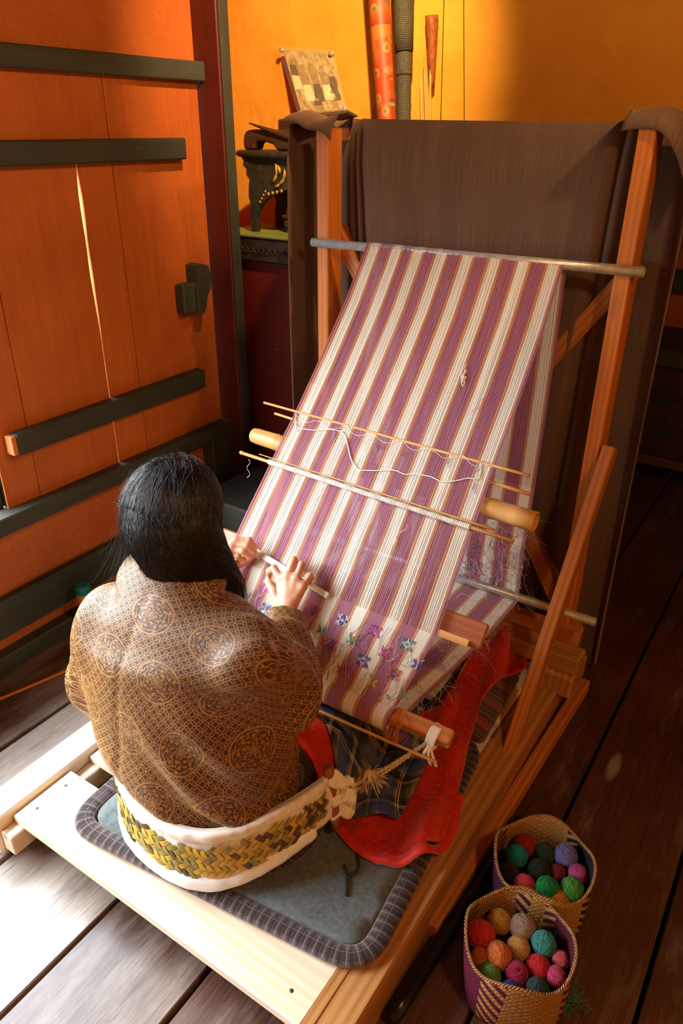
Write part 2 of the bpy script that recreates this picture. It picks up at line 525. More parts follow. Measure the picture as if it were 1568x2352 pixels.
# plank shutter (door leaf) with battens and a carved pull
sh = thing('door_1', 'orange plank shutter with two black battens and a carved pull', None, (XW, 1.6, .53), kind='structure')
edges = [1.145, 1.262, 1.59, 1.727, 1.861, 2.135]
for i in range(5):
    a, b = edges[i], edges[i + 1]
    n = 30; V = []
    # wavy plank edges, a gap of a few millimetres at the second joint that lets daylight through
    ga = gb = .0014
    xs = (XW - .007 - .001 * (i % 2), XW + .002 * (i % 2))
    for j in range(n + 1):
        z = .533 + (1.737 - .533) * j / n
        wob = lambda q: .0022 * nz(q * 7, z, 3.1, 5.0)
        ya = a + ga * (.35 + 1.0 * abs(nz(1.0, z, 2.0, 3.0))) + (wob(a) if i else 0); yb = b - gb * (.3 + 1.1 * abs(nz(1.0, z, 9.0, 3.0))) + (wob(b) if i < 4 else 0)
        ck = .0075 * max(0.0, min(1, (1.50 - z) / .08)) * (.25 + .75 * max(0, min(1, (z - .95) / .35))) * (.8 + .5 * nz(2.0, z, 1.0, 9.0))
        if i == 2: ya += ck
        if i == 1: yb -= ck
        for x in xs:
            V += [(x, ya, z), (x, yb, z)]
    F = []
    for j in range(n):
        q = j * 4
        F += [(q + 2, q + 3, q + 7, q + 6), (q + 1, q, q + 4, q + 5), (q, q + 2, q + 6, q + 4), (q + 3, q + 1, q + 5, q + 7)]
    F += [(0, 1, 3, 2), (n * 4, n * 4 + 2, n * 4 + 3, n * 4 + 1)]
    # local x up so that the painted grain runs along the plank
    Mz = Matrix(((0, 0, 1, 0), (0, 1, 0, 0), (1, 0, 0, 0), (0, 0, 0, 1)))
    Vl = [tuple(Mz.inverted() @ Vector(v)) for v in V]
    mesh('plank', Vl, [tuple(reversed(f)) for f in F], M_orange, sh, False, Mz)
for (a_, b_) in ((1.145, 1.555), (1.625, 2.135)): slab('light_block_board', (XW - .03, a_, .54), (XW - .0095, b_, 1.735), M_dark, sh, 0, 'z')  # unseen boards added behind the planks to keep daylight out of the other joints
slab('batten', (XW, 1.155, 1.50), (XW + .042, 2.02, 1.566), M_black, sh, .005, 'y', .002)
bt = slab('batten', (XW, 1.195, .708), (XW + .042, 2.02, .776), M_black, sh, .005, 'y', .002)
# unpainted sawn end of the lower batten
slab('sawn_end', (XW + .003, 1.178, .712), (XW + .040, 1.1945, .772), wood_mat('sawn_end_wood', '#d8824a', '#b8602c', .6), bt, .002, 'y')
# carved pull: plate and an S-shaped hook
hp = thing_h = slab('pull_plate', (XW, 1.940, .995), (XW + .045, 2.005, 1.10), M_black, sh, .006, 'z')
prof = [(1.995, .995), (2.03, .99), (2.045, 1.02), (2.05, 1.045), (2.072, 1.075), (2.078, 1.12), (2.066, 1.152), (2.035, 1.163), (2.005, 1.158), (2.005, 1.10), (1.995, 1.085)]
V = [(XW, y, z) for y, z in prof] + [(XW + .055, y, z) for y, z in prof]; n = len(prof)
F = [tuple(range(n)), tuple(range(2 * n - 1, n - 1, -1))] + [(i, i + n, (i + 1) % n + n, (i + 1) % n) for i in range(n)]
mesh('pull', V, F, M_black, sh)

# frame of the open window beside the shutter
wf = thing('window_1', 'open window with a dark timber frame beside the shutter', None, (XW, .1, .535), kind='structure')
for (a_, b_) in ((1.118, 1.144), (.085, .115), (-.965, -.93)): slab('window_jamb', (XW - .07, a_, .535), (XW - .02, b_, 1.735), M_black, wf, .003, 'z')
slab('window_head', (XW - .07, -.93, 1.712), (XW - .02, 1.118, 1.735), M_black, wf, .003, 'y')
# chest and wall rails far at the right, beyond the wall corner
fr = thing('far_wall_rail', 'black horizontal rails across the far orange wall', 'rail', (-.2, 4.18, .9))
slab('rail', (-1.6, 4.15, .86), (1.9, 4.2, .97), M_black, fr, .004, 'x')
ch = thing('painted_chest', 'dark painted chest on a low stand in the far right corner', 'chest', (.2, 3.85, 0))
M_chest = G('chest_paint', .5)
_c = M_chest.coord('Object')
_k = M_chest.node('ShaderNodeTexChecker'); M_chest.put(_k.inputs['Vector'], M_chest.map(_c, (1, 1, 1), (0, PI / 4, 0))); _k.inputs['Scale'].default_value = 9
_k.inputs['Color1'].default_value = col('#3a1a10'); _k.inputs['Color2'].default_value = col('#241812')
M_chest.color(_k.outputs[0]); M_chest = M_chest.m
slab('body', (-1.2, 3.66, .17), (.75, 4.1, .62), M_chest, ch, .006)
slab('lid', (-1.22, 3.63, .62), (.77, 4.12, .70), M_black, ch, .006)
slab('base_rail', (-1.22, 3.64, .125), (.77, 4.1, .17), wood_mat('chest_rail', '#6a4322', '#3c2412', .5), ch, .006)
for px in (-1.18, .70):
    for py in (3.66, 4.05): slab('leg', (px, py, 0), (px + .05, py + .05, .125), M_black, ch, .003, 'z')
# ================================================================== THE LOOM
M_pine = wood_mat('pale_pine_board', '#ecdcc4', '#dcc29e', .55, .7, knots=.55, vary=.1)
M_oak = wood_mat('orange_loom_wood', '#c9803f', '#a05a26', .5, 1.0, knots=.35, vary=.14)
M_beam = wood_mat('loom_beam_wood', '#c08a50', '#94602e', .55, .8, knots=.4, vary=.1)
M_post = wood_mat('loom_post_wood', '#d07c34', '#b06022', .5, 1.0, knots=.3, vary=.1)
M_steel = plain_mat('galvanised_steel', '#a8acb0', '#c8ccd0', .34, 60, .15, .0005, metal=.45, spec=.6)
M_bamboo = wood_mat('bamboo', '#d9a866', '#b8803e', .42, .6, vary=.1, spec=.5)
M_nail = plain_mat('nail_iron', '#4a4744', '#6a6764', .5, 90, .2, metal=.8)

loom = thing('floor_loom', 'orange wooden loom frame with two posts, braces and a low slatted seat platform', 'loom', (-.92, 1.25, 0))
ZP = .112
# side beams of the platform
slab('side_beam', (-.491, .50, .0), (-.402, 1.93, ZP), M_beam, loom, .006, 'y', .002)
slab('side_beam', (-1.452, .565, .012), (-1.358, 1.93, ZP + .013), M_pine, loom, .006, 'y', .002)
slab('bearer', (-1.357, .575, .03), (-1.317, 1.9, ZP - .0225), M_pine, loom, .003, 'y')
slab('bearer', (-.535, .62, .03), (-.492, 1.9, ZP - .0225), M_pine, loom, .003, 'y')
# seat boards (nails as sub-parts)
for bi, (y0, y1, xa, xb) in enumerate([(.611, .781, -1.353, -.4925), (.842, 1.03, -1.352, -.4925), (1.09, 1.27, -1.352, -.4925), (1.33, 1.50, -1.352, -.4925), (1.56, 1.74, -1.352, -.4925)]):
    b = slab('seat_board', (xa, y0, ZP - .022), (xb, y1, ZP), M_pine, loom, .002, 'x', .001)
    for nx in (xa + .03, xb - .05):
        for ny in (y0 + .045, y1 - .04):
            lathe('nail', [(.0045, 0), (.0045, .0008), (.003, .0012)], M_nail, b, (nx, ny, ZP), 8)
# thin joint strip along the right beam
slab('edge_strip', (-.4915, .55, ZP - .03), (-.470, 1.5, ZP + .0008), M_beam, loom, .001, 'y')
# posts
PY0, PY1 = 1.90, 1.975
slab('post', (-.470, PY0, .11), (-.430, PY1, 1.603), M_post, loom, .003, 'z', .001)
slab('post', (-1.346, PY0, .11), (-1.305, PY1, 1.60), M_post, loom, .003, 'z', .001)
slab('top_bar', (-1.40, 2.022, 1.565), (-.39, 2.045, 1.60), M_post, loom, .003, 'x')
# front braces (foot on the side beam, head on the outside of the post)
beam('brace', (-.433, 1.492, .09), (-.408, 1.915, .850), .034, .050, M_oak, loom, up=(0, -1, .55), bev=.003)
beam('brace', (-1.40, 1.492, .10), (-1.362, 1.915, .850), .034, .050, M_oak, loom, up=(0, -1, .55), bev=.003)
# diagonal braces behind the posts, upper and lower
beam('brace', (-.440, 2.0, 1.30), (-.80, 2.0, .78), .045, .06, M_oak, loom, up=(0, 1, 0), bev=.003)
beam('brace', (-1.335, 2.0, 1.33), (-.96, 2.0, .80), .045, .06, M_oak, loom, up=(0, 1, 0), bev=.003)
beam('brace', (-.425, 1.995, .18), (-.72, 1.995, .66), .045, .055, M_oak, loom, up=(0, 1, 0), bev=.003)
# cross pieces at the back of the platform
slab('cross_bar', (-1.40, 1.80, .175), (-.36, 1.87, .235), M_beam, loom, .006, 'x', .002)
slab('cross_bar', (-1.38, 1.875, .215), (-.388, 1.915, .27), M_oak, loom, .004, 'x', .001)
slab('end_block', (-.475, 1.78, .10), (-.365, 1.93, .176), M_beam, loom, .008, 'y', .004)
slab('end_block', (-1.46, 1.78, .10), (-1.355, 1.93, .176), M_beam, loom, .008, 'y', .004)

# two galvanised rods resting on the frame
def pipe(name, p0, p1, r, label):
    M, L = frame(p0, p1)
    prof = [(r * .8, .02), (r * .8, 0), (r, 0), (r, L), (r * .8, L), (r * .8, L - .02)]
    v = []; f = []; S = 18
    for (rr, x) in prof:
        for k in range(S):
            a = 2 * PI * k / S; v.append((x, rr * math.cos(a), rr * math.sin(a)))
    for i in range(len(prof) - 1):
        for k in range(S):
            a = i * S + k; b = i * S + (k + 1) % S; f.append((a, a + S, b + S, b))
    f.append(tuple(range(S))); f.append(tuple(5 * S + k for k in range(S - 1, -1, -1)))
    o = mesh(name, v, f, M_steel, None, True, M)
    return tag(o, label, 'rod')
pipe('metal_rod', (-1.352, 1.888, 1.297), (-.400, 1.888, 1.303), .0125, 'steel rod at the top of the loom carrying the striped warp')
pipe('metal_rod', (-1.45, 1.765, .392), (-.330, 1.765, .405), .0125, 'steel rod low at the back of the loom behind the bamboo tube')

# ---------------------------------------------------------------- the warp
def thread_mat(name, a, b, rough=.6, sheen=.3):
    g = G(name, rough, sheen=sheen, spec=.25)
    co = g.coord('UV')
    n = g.noise(g.map(co, (900, 6, 1)), 1.0, 2, .6)
    g.color(g.ramp(n, [(.3, a), (.7, b)]))
    g.bump(n, .35, .0008)
    return g.m
T_white = thread_mat('white_yarn', '#cdc8ba', '#e6e2d6')
T_purple = thread_mat('purple_yarn', '#84485e', '#a4687e')
T_tan = thread_mat('tan_yarn', '#a8734f', '#c99a78')
T_rust = thread_mat('rust_yarn', '#8c3a26', '#a8523a')
warp = thing('striped_textile', 'white and purple striped warp and cloth stretched on the loom', 'textile', (-.88, 1.5, .36))

U_w = [.052, .178, .296, .420, .553, .688, .823, .957]
HW = .0235
bands = []   # (u0, u1, material)
bands.append((0.0, .010, T_purple)); bands.append((.010, .016, T_rust)); bands.append((.016, U_w[0] - HW, T_tan))
for i, c in enumerate(U_w):
    bands.append((c - HW, c + HW, T_white))
    if i < 7:
        a = c + HW; b = U_w[i + 1] - HW
        bands += [(a, a + .013, T_tan), (a + .013, a + .017, T_rust), (a + .017, b - .016, T_purple), (b - .016, b - .012, T_rust), (b - .012, b, T_tan)]
bands += [(U_w[7] + HW, .988, T_tan), (.988, 1.0, T_purple)]

# loop stations: (y, z, x_left, x_right)
FELL = 1.262
def zpl(y): return 1.307 - 1.15 * (1.9 - y)
ST = [(1.128, zpl(1.128) + .004, -1.190, -.600), (1.18, zpl(1.18), -1.198, -.590), (FELL, zpl(FELL), -1.205, -.570), (1.30, zpl(1.30), -1.200, -.571),
      (1.36, zpl(1.36), -1.195, -.573), (1.44, zpl(1.44), -1.187, -.576), (1.50, zpl(1.50) + .003, -1.180, -.577), (1.545, zpl(1.545) + .002, -1.174, -.578),
      (1.66, zpl(1.66) - .002, -1.168, -.579), (1.78, zpl(1.78) - .001, -1.163, -.583), (1.872, 1.297, -1.159, -.588), (1.880, 1.3085, -1.158, -.590), (1.888, 1.312, -1.158, -.590),
      (1.897, 1.3095, -1.158, -.589), (1.9035, 1.298, -1.158, -.588), (1.885, 1.15, -1.16, -.580), (1.86, .95, -1.16, -.574), (1.83, .72, -1.16, -.568), (1.795, .52, -1.16, -.562),
      (1.781, .405, -1.16, -.556), (1.775, .392, -1.16, -.554), (1.765, .3845, -1.16, -.553), (1.60, .385, -1.165, -.556), (1.40, .383, -1.18, -.572), (1.25, .380, -1.19, -.590), (1.13, .377, -1.19, -.600)]
ST = [np.array(s) for s in ST]
I_FELL, I_TOP = 2, 12
I_BACKWOVEN = 17        # below this station on the back the loop is woven cloth

def strip_pts(u0, u1, i0, i1, lift=0.0, wob=0.0, seed=0.0, sub=2):
    L = []; Rr = []
    S = ST[i0:i1 + 1]
    for i in range(len(S)):
        for k in range(sub if i < len(S) - 1 else 1):
            s = S[i] if k == 0 else S[i] + (S[i + 1] - S[i]) * k / sub
            j = max(0, min(len(S) - 2, i)); d = S[j + 1] - S[j]
            ny, nzv = -d[1], d[0]; m = math.hypot(ny, nzv) + 1e-9; ny /= m; nzv /= m
            h = lift + wob * nz(seed, i + k / sub, .3, .8)
            w = s[3] - s[2]
            dx = wob * 1.2 * nz(seed, i + k / sub, 5.3, .6)
            L.append((s[2] + w * u0 + dx, s[0] + ny * h, s[1] + nzv * h)); Rr.append((s[2] + w * u1 + dx, s[0] + ny * h, s[1] + nzv * h))
    return L, Rr

def ribbons(specs, i0, i1, sub=2):
    V = []; F = []; UV = []
    for (u0, u1, lift, seed, wob) in specs:
        L, Rr = strip_pts(u0, u1, i0, i1, lift, wob, seed, sub)
        o = len(V); n = len(L); acc = 0
        for a, b in zip(L, Rr): V += [a, b]
        for i in range(n):
            if i: acc += math.dist(L[i], L[i - 1])
            UV += [(u0 + seed * .01, acc), (u1 + seed * .01, acc)]
        for i in range(n - 1):
            q = o + 2 * i; F.append((q, q + 1, q + 3, q + 2))
    return V, F, UV

W_ALL = .57
def warp_band(u0, u1, mat):
    nthr = max(2, int(round((u1 - u0) * W_ALL / .00175)))
    sp = []
    for k in range(nthr):
        a = u0 + (u1 - u0) * k / nthr; w = (u1 - u0) / nthr
        g_ = .22 if random.random() < .05 else 0.0
        sp.append((a - w * .02, a + w * (1.02 - g_), .0009 * math.sin(k * 2.4) * random.uniform(.3, 1), a * 60, .0010))
    V, F, UV = ribbons(sp, I_FELL, I_BACKWOVEN, 2)
    return mesh('warp_stripe', V, F, mat, warp, False, uv=UV)
for (a, b, m) in bands: warp_band(a, b, m)

# woven part of the loop: from the fell round the cloth beam, under and up the back
def woven(i0, i1, lift, name, sub=3):
    V = []; F = []; UV = []; fm = []
    mats = [T_white, T_purple, T_tan, T_rust]
    for bi, (u0, u1, m) in enumerate(bands):
        v, f, uv = ribbons([(u0, u1, lift, 0.0, 0.0)], i0, i1, sub)
        o = len(V); V += v; F += [tuple(q + o for q in t) for t in f]; UV += uv; fm += [mats.index(m)] * len(f)
    ob = mesh(name, V, F, None, warp, False, mats=mats, fmat=fm, uv=UV)
    sm = ob.modifiers.new('thick', 'SOLIDIFY'); sm.thickness = .0012; sm.offset = 0
    return ob
woven(0, I_FELL, .0016, 'woven_cloth')
woven(I_BACKWOVEN, len(ST) - 1, -.0005, 'woven_cloth')
# the roll of finished cloth on the breast beam
rc = (1.128, .398); RR = .030
V = []; F = []; UV = []; fm = []; mats = [T_white, T_purple, T_tan, T_rust]
for (u0, u1, m) in bands:
    o = len(V); S = 20
    for k in range(S + 1):
        a = -PI * .5 + 2 * PI * k / S
        r = RR * (1.0 if m in (T_white, T_purple) else .985)
        for u in (u0, u1):
            V.append((-1.190 + .590 * u, rc[0] + r * math.cos(a), rc[1] + r * math.sin(a) + .010 * u)); UV.append((u, a * .03))
    for k in range(S):
        q = o + 2 * k; F.append((q, q + 1, q + 3, q + 2)); fm.append(mats.index(m))
mesh('cloth_roll', V, F, None, warp, True, mats=mats, fmat=fm, uv=UV)

# brocade motifs: raised stitches on the cloth
STITCH = {}
for k, c in dict(w='#dfe2e8', r='#c23a3c', p='#cf4a86', t='#2f8f9a', b='#2246a6', o='#e0682a', y='#e8a93a', v='#7a5ab8', l='#b79ac8', m='#e0459a', g='#3f9a7c').items():
    STITCH[k] = plain_mat('stitch_yarn_' + dict(w='white', r='red', p='pink', t='teal', b='blue', o='orange', y='yellow', v='violet', l='lilac', m='magenta', g='green')[k], c, c, .7, 200, .3)
KEY = ["A.AA.B.AA.A", "A.A..B..A.A", "AAA.BBB.AAA", "..ABBABBA..", ".BBAAAAABB.", "..ABBABBA..", "AAA.BBB.AAA", "A.A..B..A.A", "A.AA.B.AA.A"]
FLY = ["B.......B", ".B.....B.", "AA..B..AA", "AAA.B.AAA", ".AAABAAA.", "..AABAA..", ".AAABAAA.", "AAA.B.AAA", "A...B...A"]
PAIR = dict(w='b', r='b', p='v', t='w', b='w', o='b', y='g', v='o', l='v', m='w', g='o')
def motif(x, y, kind, c):
    pat = KEY if kind == 'k' else FLY
    dx = .0028; dy = .0030 / 1.524
    cells = [[], []]
    nR, nC = len(pat), len(pat[0])
    t = Vector((0, 1, 1.15)).normalized(); nn = Vector((0, -1.15, 1)).normalized()
    base = Vector((x, y, zpl(y))) + nn * .0030
    for ri, row in enumerate(pat):
        cc = 0
        while cc < nC:
            if row[cc] == '.': cc += 1; continue
            e = cc
            while e < nC and row[e] == row[cc]: e += 1
            w = (e - cc) * dx
            ctr = base + Vector((((cc + e) / 2 - nC / 2) * dx, 0, 0)) + t * ((nR / 2 - ri) * .0030)
            Rm = Matrix(((1, 0, 0), (0, t.y, nn.y), (0, t.z, nn.z)))
            cells[0 if row[cc] == 'A' else 1].append(box_geo(ctr, (w * .96, .0021, .0018), Rm))
            cc = e
    g0 = join_geo(cells[0]); g1 = join_geo(cells[1])
    V = g0[0] + g1[0]; F = list(g0[1]) + [tuple(i + len(g0[0]) for i in f) for f in g1[1]]
    mesh('brocade_motif', V, F, None, warp, False, mats=[STITCH[c], STITCH[PAIR[c]]], fmat=[0] * len(g0[1]) + [1] * len(g1[1]))
MOT = [(-.805, 1.231, 'k', 'w'), (-.81, 1.189, 'k', 'r'), (-.716, 1.234, 'k', 'p'), (-.628, 1.233, 'k', 't'), (-.717, 1.185, 'k', 'b'), (-.632, 1.185, 'k', 'o'), (-.636, 1.144, 'k', 'b'),
       (-1.129, 1.232, 'b', 'v'), (-1.092, 1.209, 'b', 'l'), (-1.047, 1.236, 'b', 'm'), (-1.051, 1.184, 'b', 'o'), (-1.022, 1.205, 'b', 'b'), (-.848, 1.206, 'b', 't'), (-.762, 1.21, 'b', 'g'),
       (-.673, 1.21, 'b', 'p'), (-.762, 1.159, 'b', 'r'), (-.588, 1.212, 'b', 'b'), (-.676, 1.162, 'b', 'y'), (-.593, 1.164, 'b', 'g'), (-1.105, 1.187, 'b', 'b'), (-.889, 1.228, 'k', 'r'), (-.84, 1.147, 'k', 'o')]
for m in MOT: motif(*m)

# loose yarn ends
def thread_bunch(name, specs, mat, r=.00045, sides=3):
    parts = []
    for pts in specs: parts.append(tube_geo(catmull(pts, max(6, 4 * (len(pts) - 1))), r, sides, True))
    v, f = join_geo(parts)
    return tag(mesh(name, v, f, mat, warp, True), kind='stuff')
Y_white = plain_mat('loose_white_yarn', '#e8e6df', '#f5f3ee', .7, 200, .2)
Y_lilac = plain_mat('loose_lilac_yarn', '#9a86a8', '#c0b0c8', .7, 200, .2)
Y_grey = plain_mat('loose_grey_yarn', '#6f6a70', '#8f8a90', .7, 200, .2)
def on_front(x, y, h): 
    n_ = 1.524; return (x, y - 1.15 / n_ * h, zpl(y) + 1 / n_ * h)
rnd = random.Random(3)
sp = {0: [], 1: [], 2: []}
stc = [dict() for _ in range(3)]
for i in range(150):      # dangling ends on the cloth front
    mx, my = rnd.uniform(-1.12, -.585), rnd.uniform(1.135, 1.25)
    p = []; x, y = mx, my
    for k in range(4):
        p.append(on_front(x, max(1.132, min(1.26, y)), .003 + rnd.uniform(0, .006))); x += rnd.uniform(-.014, .014); y -= rnd.uniform(0, .022)
    sp[rnd.choice((0, 0, 1, 2))].append(p)
for i in range(820):      # fuzz on the underside and the back
    u = rnd.uniform(.45, 1.03) ** .8; q = rnd.random()
    if q < .5: y = rnd.uniform(1.17, 1.75); x = -1.19 + (.60 + .035 * (y - 1.17) / .58) * u; b = Vector((x, y, .384)); nn = Vector((0, 0, -1)) if rnd.random() < .6 else Vector((0, 0, 1))
    else: z = rnd.uniform(.40, .62); x = -1.16 + .60 * u; b = Vector((x, 1.78 + (z - .4) * .14, z)); nn = Vector((0, -1, 0))
    L = rnd.uniform(.025, .065); a = rnd.uniform(0, 6.28)
    d = Vector((math.cos(a), math.sin(a) if q < .5 else .1, 0 if q < .5 else math.sin(a)))
    s2 = Vector((rnd.uniform(-1, 1), rnd.uniform(-1, 1), rnd.uniform(-1, .4)))
    sp[rnd.choice((0, 1, 1, 2))].append([b, b + nn * L * .25 + d * L * .3, b + nn * L * .45 + d * L * .6 + s2 * L * .2, b + nn * L * .4 + d * L * .8 + s2 * L * .5 + Vector((0, 0, -L * .3))])
thread_bunch('loose_threads', sp[0], Y_white, .0005); thread_bunch('loose_threads', sp[1], Y_lilac, .0005); thread_bunch('loose_threads', sp[2], Y_grey, .0005)
for key, n_ in (('b', 26), ('o', 24), ('m', 18), ('t', 14)):
    L_ = []
    for i in range(n_):
        z = rnd.uniform(.43, .58); x = rnd.uniform(-.78, -.57); b = Vector((x, 1.775 + (z - .4) * .14, z)); p = [b]
        for k in range(3): b = b + Vector((rnd.uniform(-.016, .016), rnd.uniform(-.012, .002), rnd.uniform(-.02, .012))); p.append(b)
        L_.append(p)
    for i in range(n_ // 3):
        x = rnd.uniform(-1.1, -.6); y = rnd.uniform(1.15, 1.24); p = []
        for k in range(4): p.append(on_front(x, max(1.135, y), .004 + .004 * rnd.random())); x += rnd.uniform(-.012, .012); y -= rnd.uniform(.004, .02)
        L_.append(p)
    thread_bunch('loose_threads', L_, STITCH[key], .0005)
# the long slack cord through the lease and small knots
cord = [on_front(x, y, .006) for x, y in [(-1.165, 1.545), (-1.15, 1.522), (-1.10, 1.522), (-1.06, 1.528), (-1.03, 1.532), (-1.0, 1.530), (-.975, 1.512), (-.95, 1.49), (-.92, 1.476), (-.89, 1.478), (-.86, 1.483), (-.82, 1.490), (-.79, 1.488), (-.76, 1.493), (-.72, 1.495), (-.69, 1.492), (-.66, 1.498), (-.63, 1.508), (-.605, 1.512), (-.612, 1.535)]]
thread_bunch('slack_cord', [cord], Y_white, .0013, 6)
cord2 = [on_front(-1.17 + .58 * k / 24, 1.546 - .012 * abs(math.sin(k * .9)) - .004 * k / 24, .004) for k in range(25)]
thread_bunch('lease_cord', [cord2], Y_white, .0007, 4)
kn = []
for (x, y, s) in [(-.745, 1.687, 1.0), (-.74, 1.675, .8), (-.615, 1.506, .8), (-1.15, 1.53, .7), (-1.03, 1.53, .8), (-.90, 1.53, .7), (-.62, 1.535, .8), (-.70, 1.533, .7)]:
    p = []
    for k in range(14):
        a = k * 1.15; rr = .011 * s * (.6 + .5 * math.sin(k * 2.1)); p.append(on_front(x + rr * math.cos(a) * .7 + .0012 * k * s, y + rr * math.sin(a) * .8 - .0016 * k * s, .006 + .002 * math.sin(k)))
    kn.append(p)
thread_bunch('yarn_tangle', kn[:2] , Y_white, .0010, 4); thread_bunch('yarn_tangle', kn[2:], Y_lilac, .0006, 4)
for (x, y, L) in [(-.985, 1.445, .06), (-.735, 1.41, .07), (-1.255, 1.44, .055), (-.655, 1.655, .06)]:
    p = [Vector(on_front(x, y, .006)) + Vector((.006 * math.sin(k * 1.7), -.001 * k, -L * k / 6)) for k in range(7)]
    if -1.19 < x < -.58: p = [Vector(on_front(x + .006 * math.sin(k * 1.7) - .004 * k, y - L * .65 * k / 6, .006)) for k in range(7)]
    thread_bunch('hanging_thread', [p], Y_white if x != -.655 else STITCH['p'], .0006, 4)

# ---------------------------------------------------------------- sticks and tools in the warp
def add_stick(name, p0, p1, r, label, mat=None, taper=None, cat='stick', flat=1.0):
    o = stick(name, p0, p1, r, mat or M_bamboo, None, 10, flat, .0006, 10, taper)
    return tag(o, label, cat)
add_stick('lease_stick', (-1.287, 1.552, .907), (-.494, 1.537, .889), .0042, 'thin bamboo stick topmost of those through the warp', taper=(.8, 1.0))
add_stick('lease_stick', (-1.246, 1.548, .884), (-.481, 1.520, .851), .0042, 'thin pointed bamboo stick just above the thick bamboo tube', taper=(.8, 1.1))
bt = thing('bamboo_tube', 'thick golden bamboo tube pushed through the warp', 'bamboo', (-.88, 1.50, .79))
M, L = frame((-1.304, 1.516, .817), (-.452, 1.499, .797))
prof = [(.0, .0165), (.004, .0205), (.02, .0225), (.084, .0232), (.088, .0248), (.093, .0236), (.30, .0232), (L - .125, .0235), (L - .105, .0255), (L - .100, .0240), (L - .05, .0240), (L, .0245), (L, .0195), (L - .05, .0185)]
V = []; F = []; S = 20
for (x, r) in prof:
    for k in range(S):
        a = 2 * PI * k / S; V.append((x, r * math.cos(a), r * math.sin(a)))
for i in range(len(prof) - 1):
    for k in range(S):
        a = i * S + k; b = i * S + (k + 1) % S; F.append((a, a + S, b + S, b))
F.append(tuple(range(S))); F.append(tuple((len(prof) - 1) * S + k for k in range(S - 1, -1, -1)))
mesh('culm', V, F, M_bamboo, bt, True, M)
hd = thing('heddle_stick', 'bamboo heddle stick wrapped in white string across the warp', 'stick', (-.88, 1.43, .78))
stick('rod', (-1.274, 1.439, .793), (-.473, 1.423, .775), .0046, M_bamboo, hd, 10, rough=.0005, taper=(1.0, 1.0))
# string winding
M, L = frame((-1.185, 1.4372, .791), (-.580, 1.4251, .7775))
pts = []; N = 900
for k in range(N + 1):
    t = k / N; a = 2 * PI * t * 130; r = .0062 + .0006 * math.sin(t * 90)
    pts.append((L * t, r * math.cos(a), r * math.sin(a)))
v, f = tube_geo(pts, .0019, 4)
mesh('string_winding', v, f, Y_white, hd, True, M)
v, f = tube_geo([(L * t / 20, 0, 0) for t in range(21)], .0064, 10); mesh('string_core', v, f, Y_white, hd, True, M)
hk = lathe('knob', [(.0035, 0), (.0055, .004), (.0055, .010), (.0035, .014)], M_bamboo, hd, M=frame((-1.274, 1.439, .793), (-1.31, 1.44, .795))[0] @ Matrix.Rotation(PI / 2, 4, 'Y'), segs=10)
add_stick('thin_stick', (-1.230, 1.453, .797), (-.526, 1.4385, .781), .0032, 'thin bamboo stick close beside the string-wrapped heddle stick', taper=(.35, 1.1))
# pale flat bamboo strip lying at the fell
o = beam('fell_strip', (-1.235, 1.268, .575), (-.495, 1.270, .5775), .017, .004, M_bamboo, None, up=(0, -1.15, 1), bev=.001)
tag(o, 'pale flat bamboo strip lying across the warp at the fell', 'strip')
o = beam('weaving_sword', (-1.262, 1.301, .592), (-.468, 1.297, .588), .062, .011, wood_mat('red_brown_sword_wood', '#a8623c', '#8a4526', .4, .8, vary=0), None, up=(0, -1.15, 1), bev=.004)
tag(o, 'broad reddish wooden weaving sword slid through the warp', 'tool')
# breast beam: two clamped half sticks
cb = thing('breast_beam', 'split wooden breast beam inside the cloth roll, right end showing', 'beam', (-.85, 1.13, .38))
beam('half_bar', (-1.30, 1.130, .399), (-.458, 1.138, .421), .036, .019, wood_mat('breast_beam_wood', '#cf8a48', '#b06a2c', .45, .8, vary=.05), cb, up=(0, -.5, 1), bev=.006, seg=2)
beam('half_bar', (-1.29, 1.139, .381), (-.463, 1.147, .402), .034, .013, M_bamboo, cb, up=(0, -.5, 1), bev=.004, seg=2)
add_stick('thin_stick', (-1.20, 1.082, .365), (-.468, 1.090, .386), .0045, 'long thin bamboo stick hanging just under the breast beam', taper=(1.0, .8))
lo_ = []
for k in range(8):
    p = []
    for q in range(10):
        a = q / 9 * PI * 1.3 - .3; p.append(Vector((-.592 + .004 * k, 1.125 - .040 * math.sin(a) * (1 + .15 * math.sin(k * 3)), .405 + .034 * math.cos(a) * (1 + .2 * math.sin(k)))))
    lo_.append(p)
thread_bunch('loose_threads', lo_, STITCH['o'], .0006, 4)
thread_bunch('hanging_thread', [[(-1.0 + .02 * k, 1.26 + .004 * math.sin(k * 2.0), zpl(1.26) + .012 + .004 * math.sin(k)) for k in range(8)]], Y_lilac, .0006, 4)
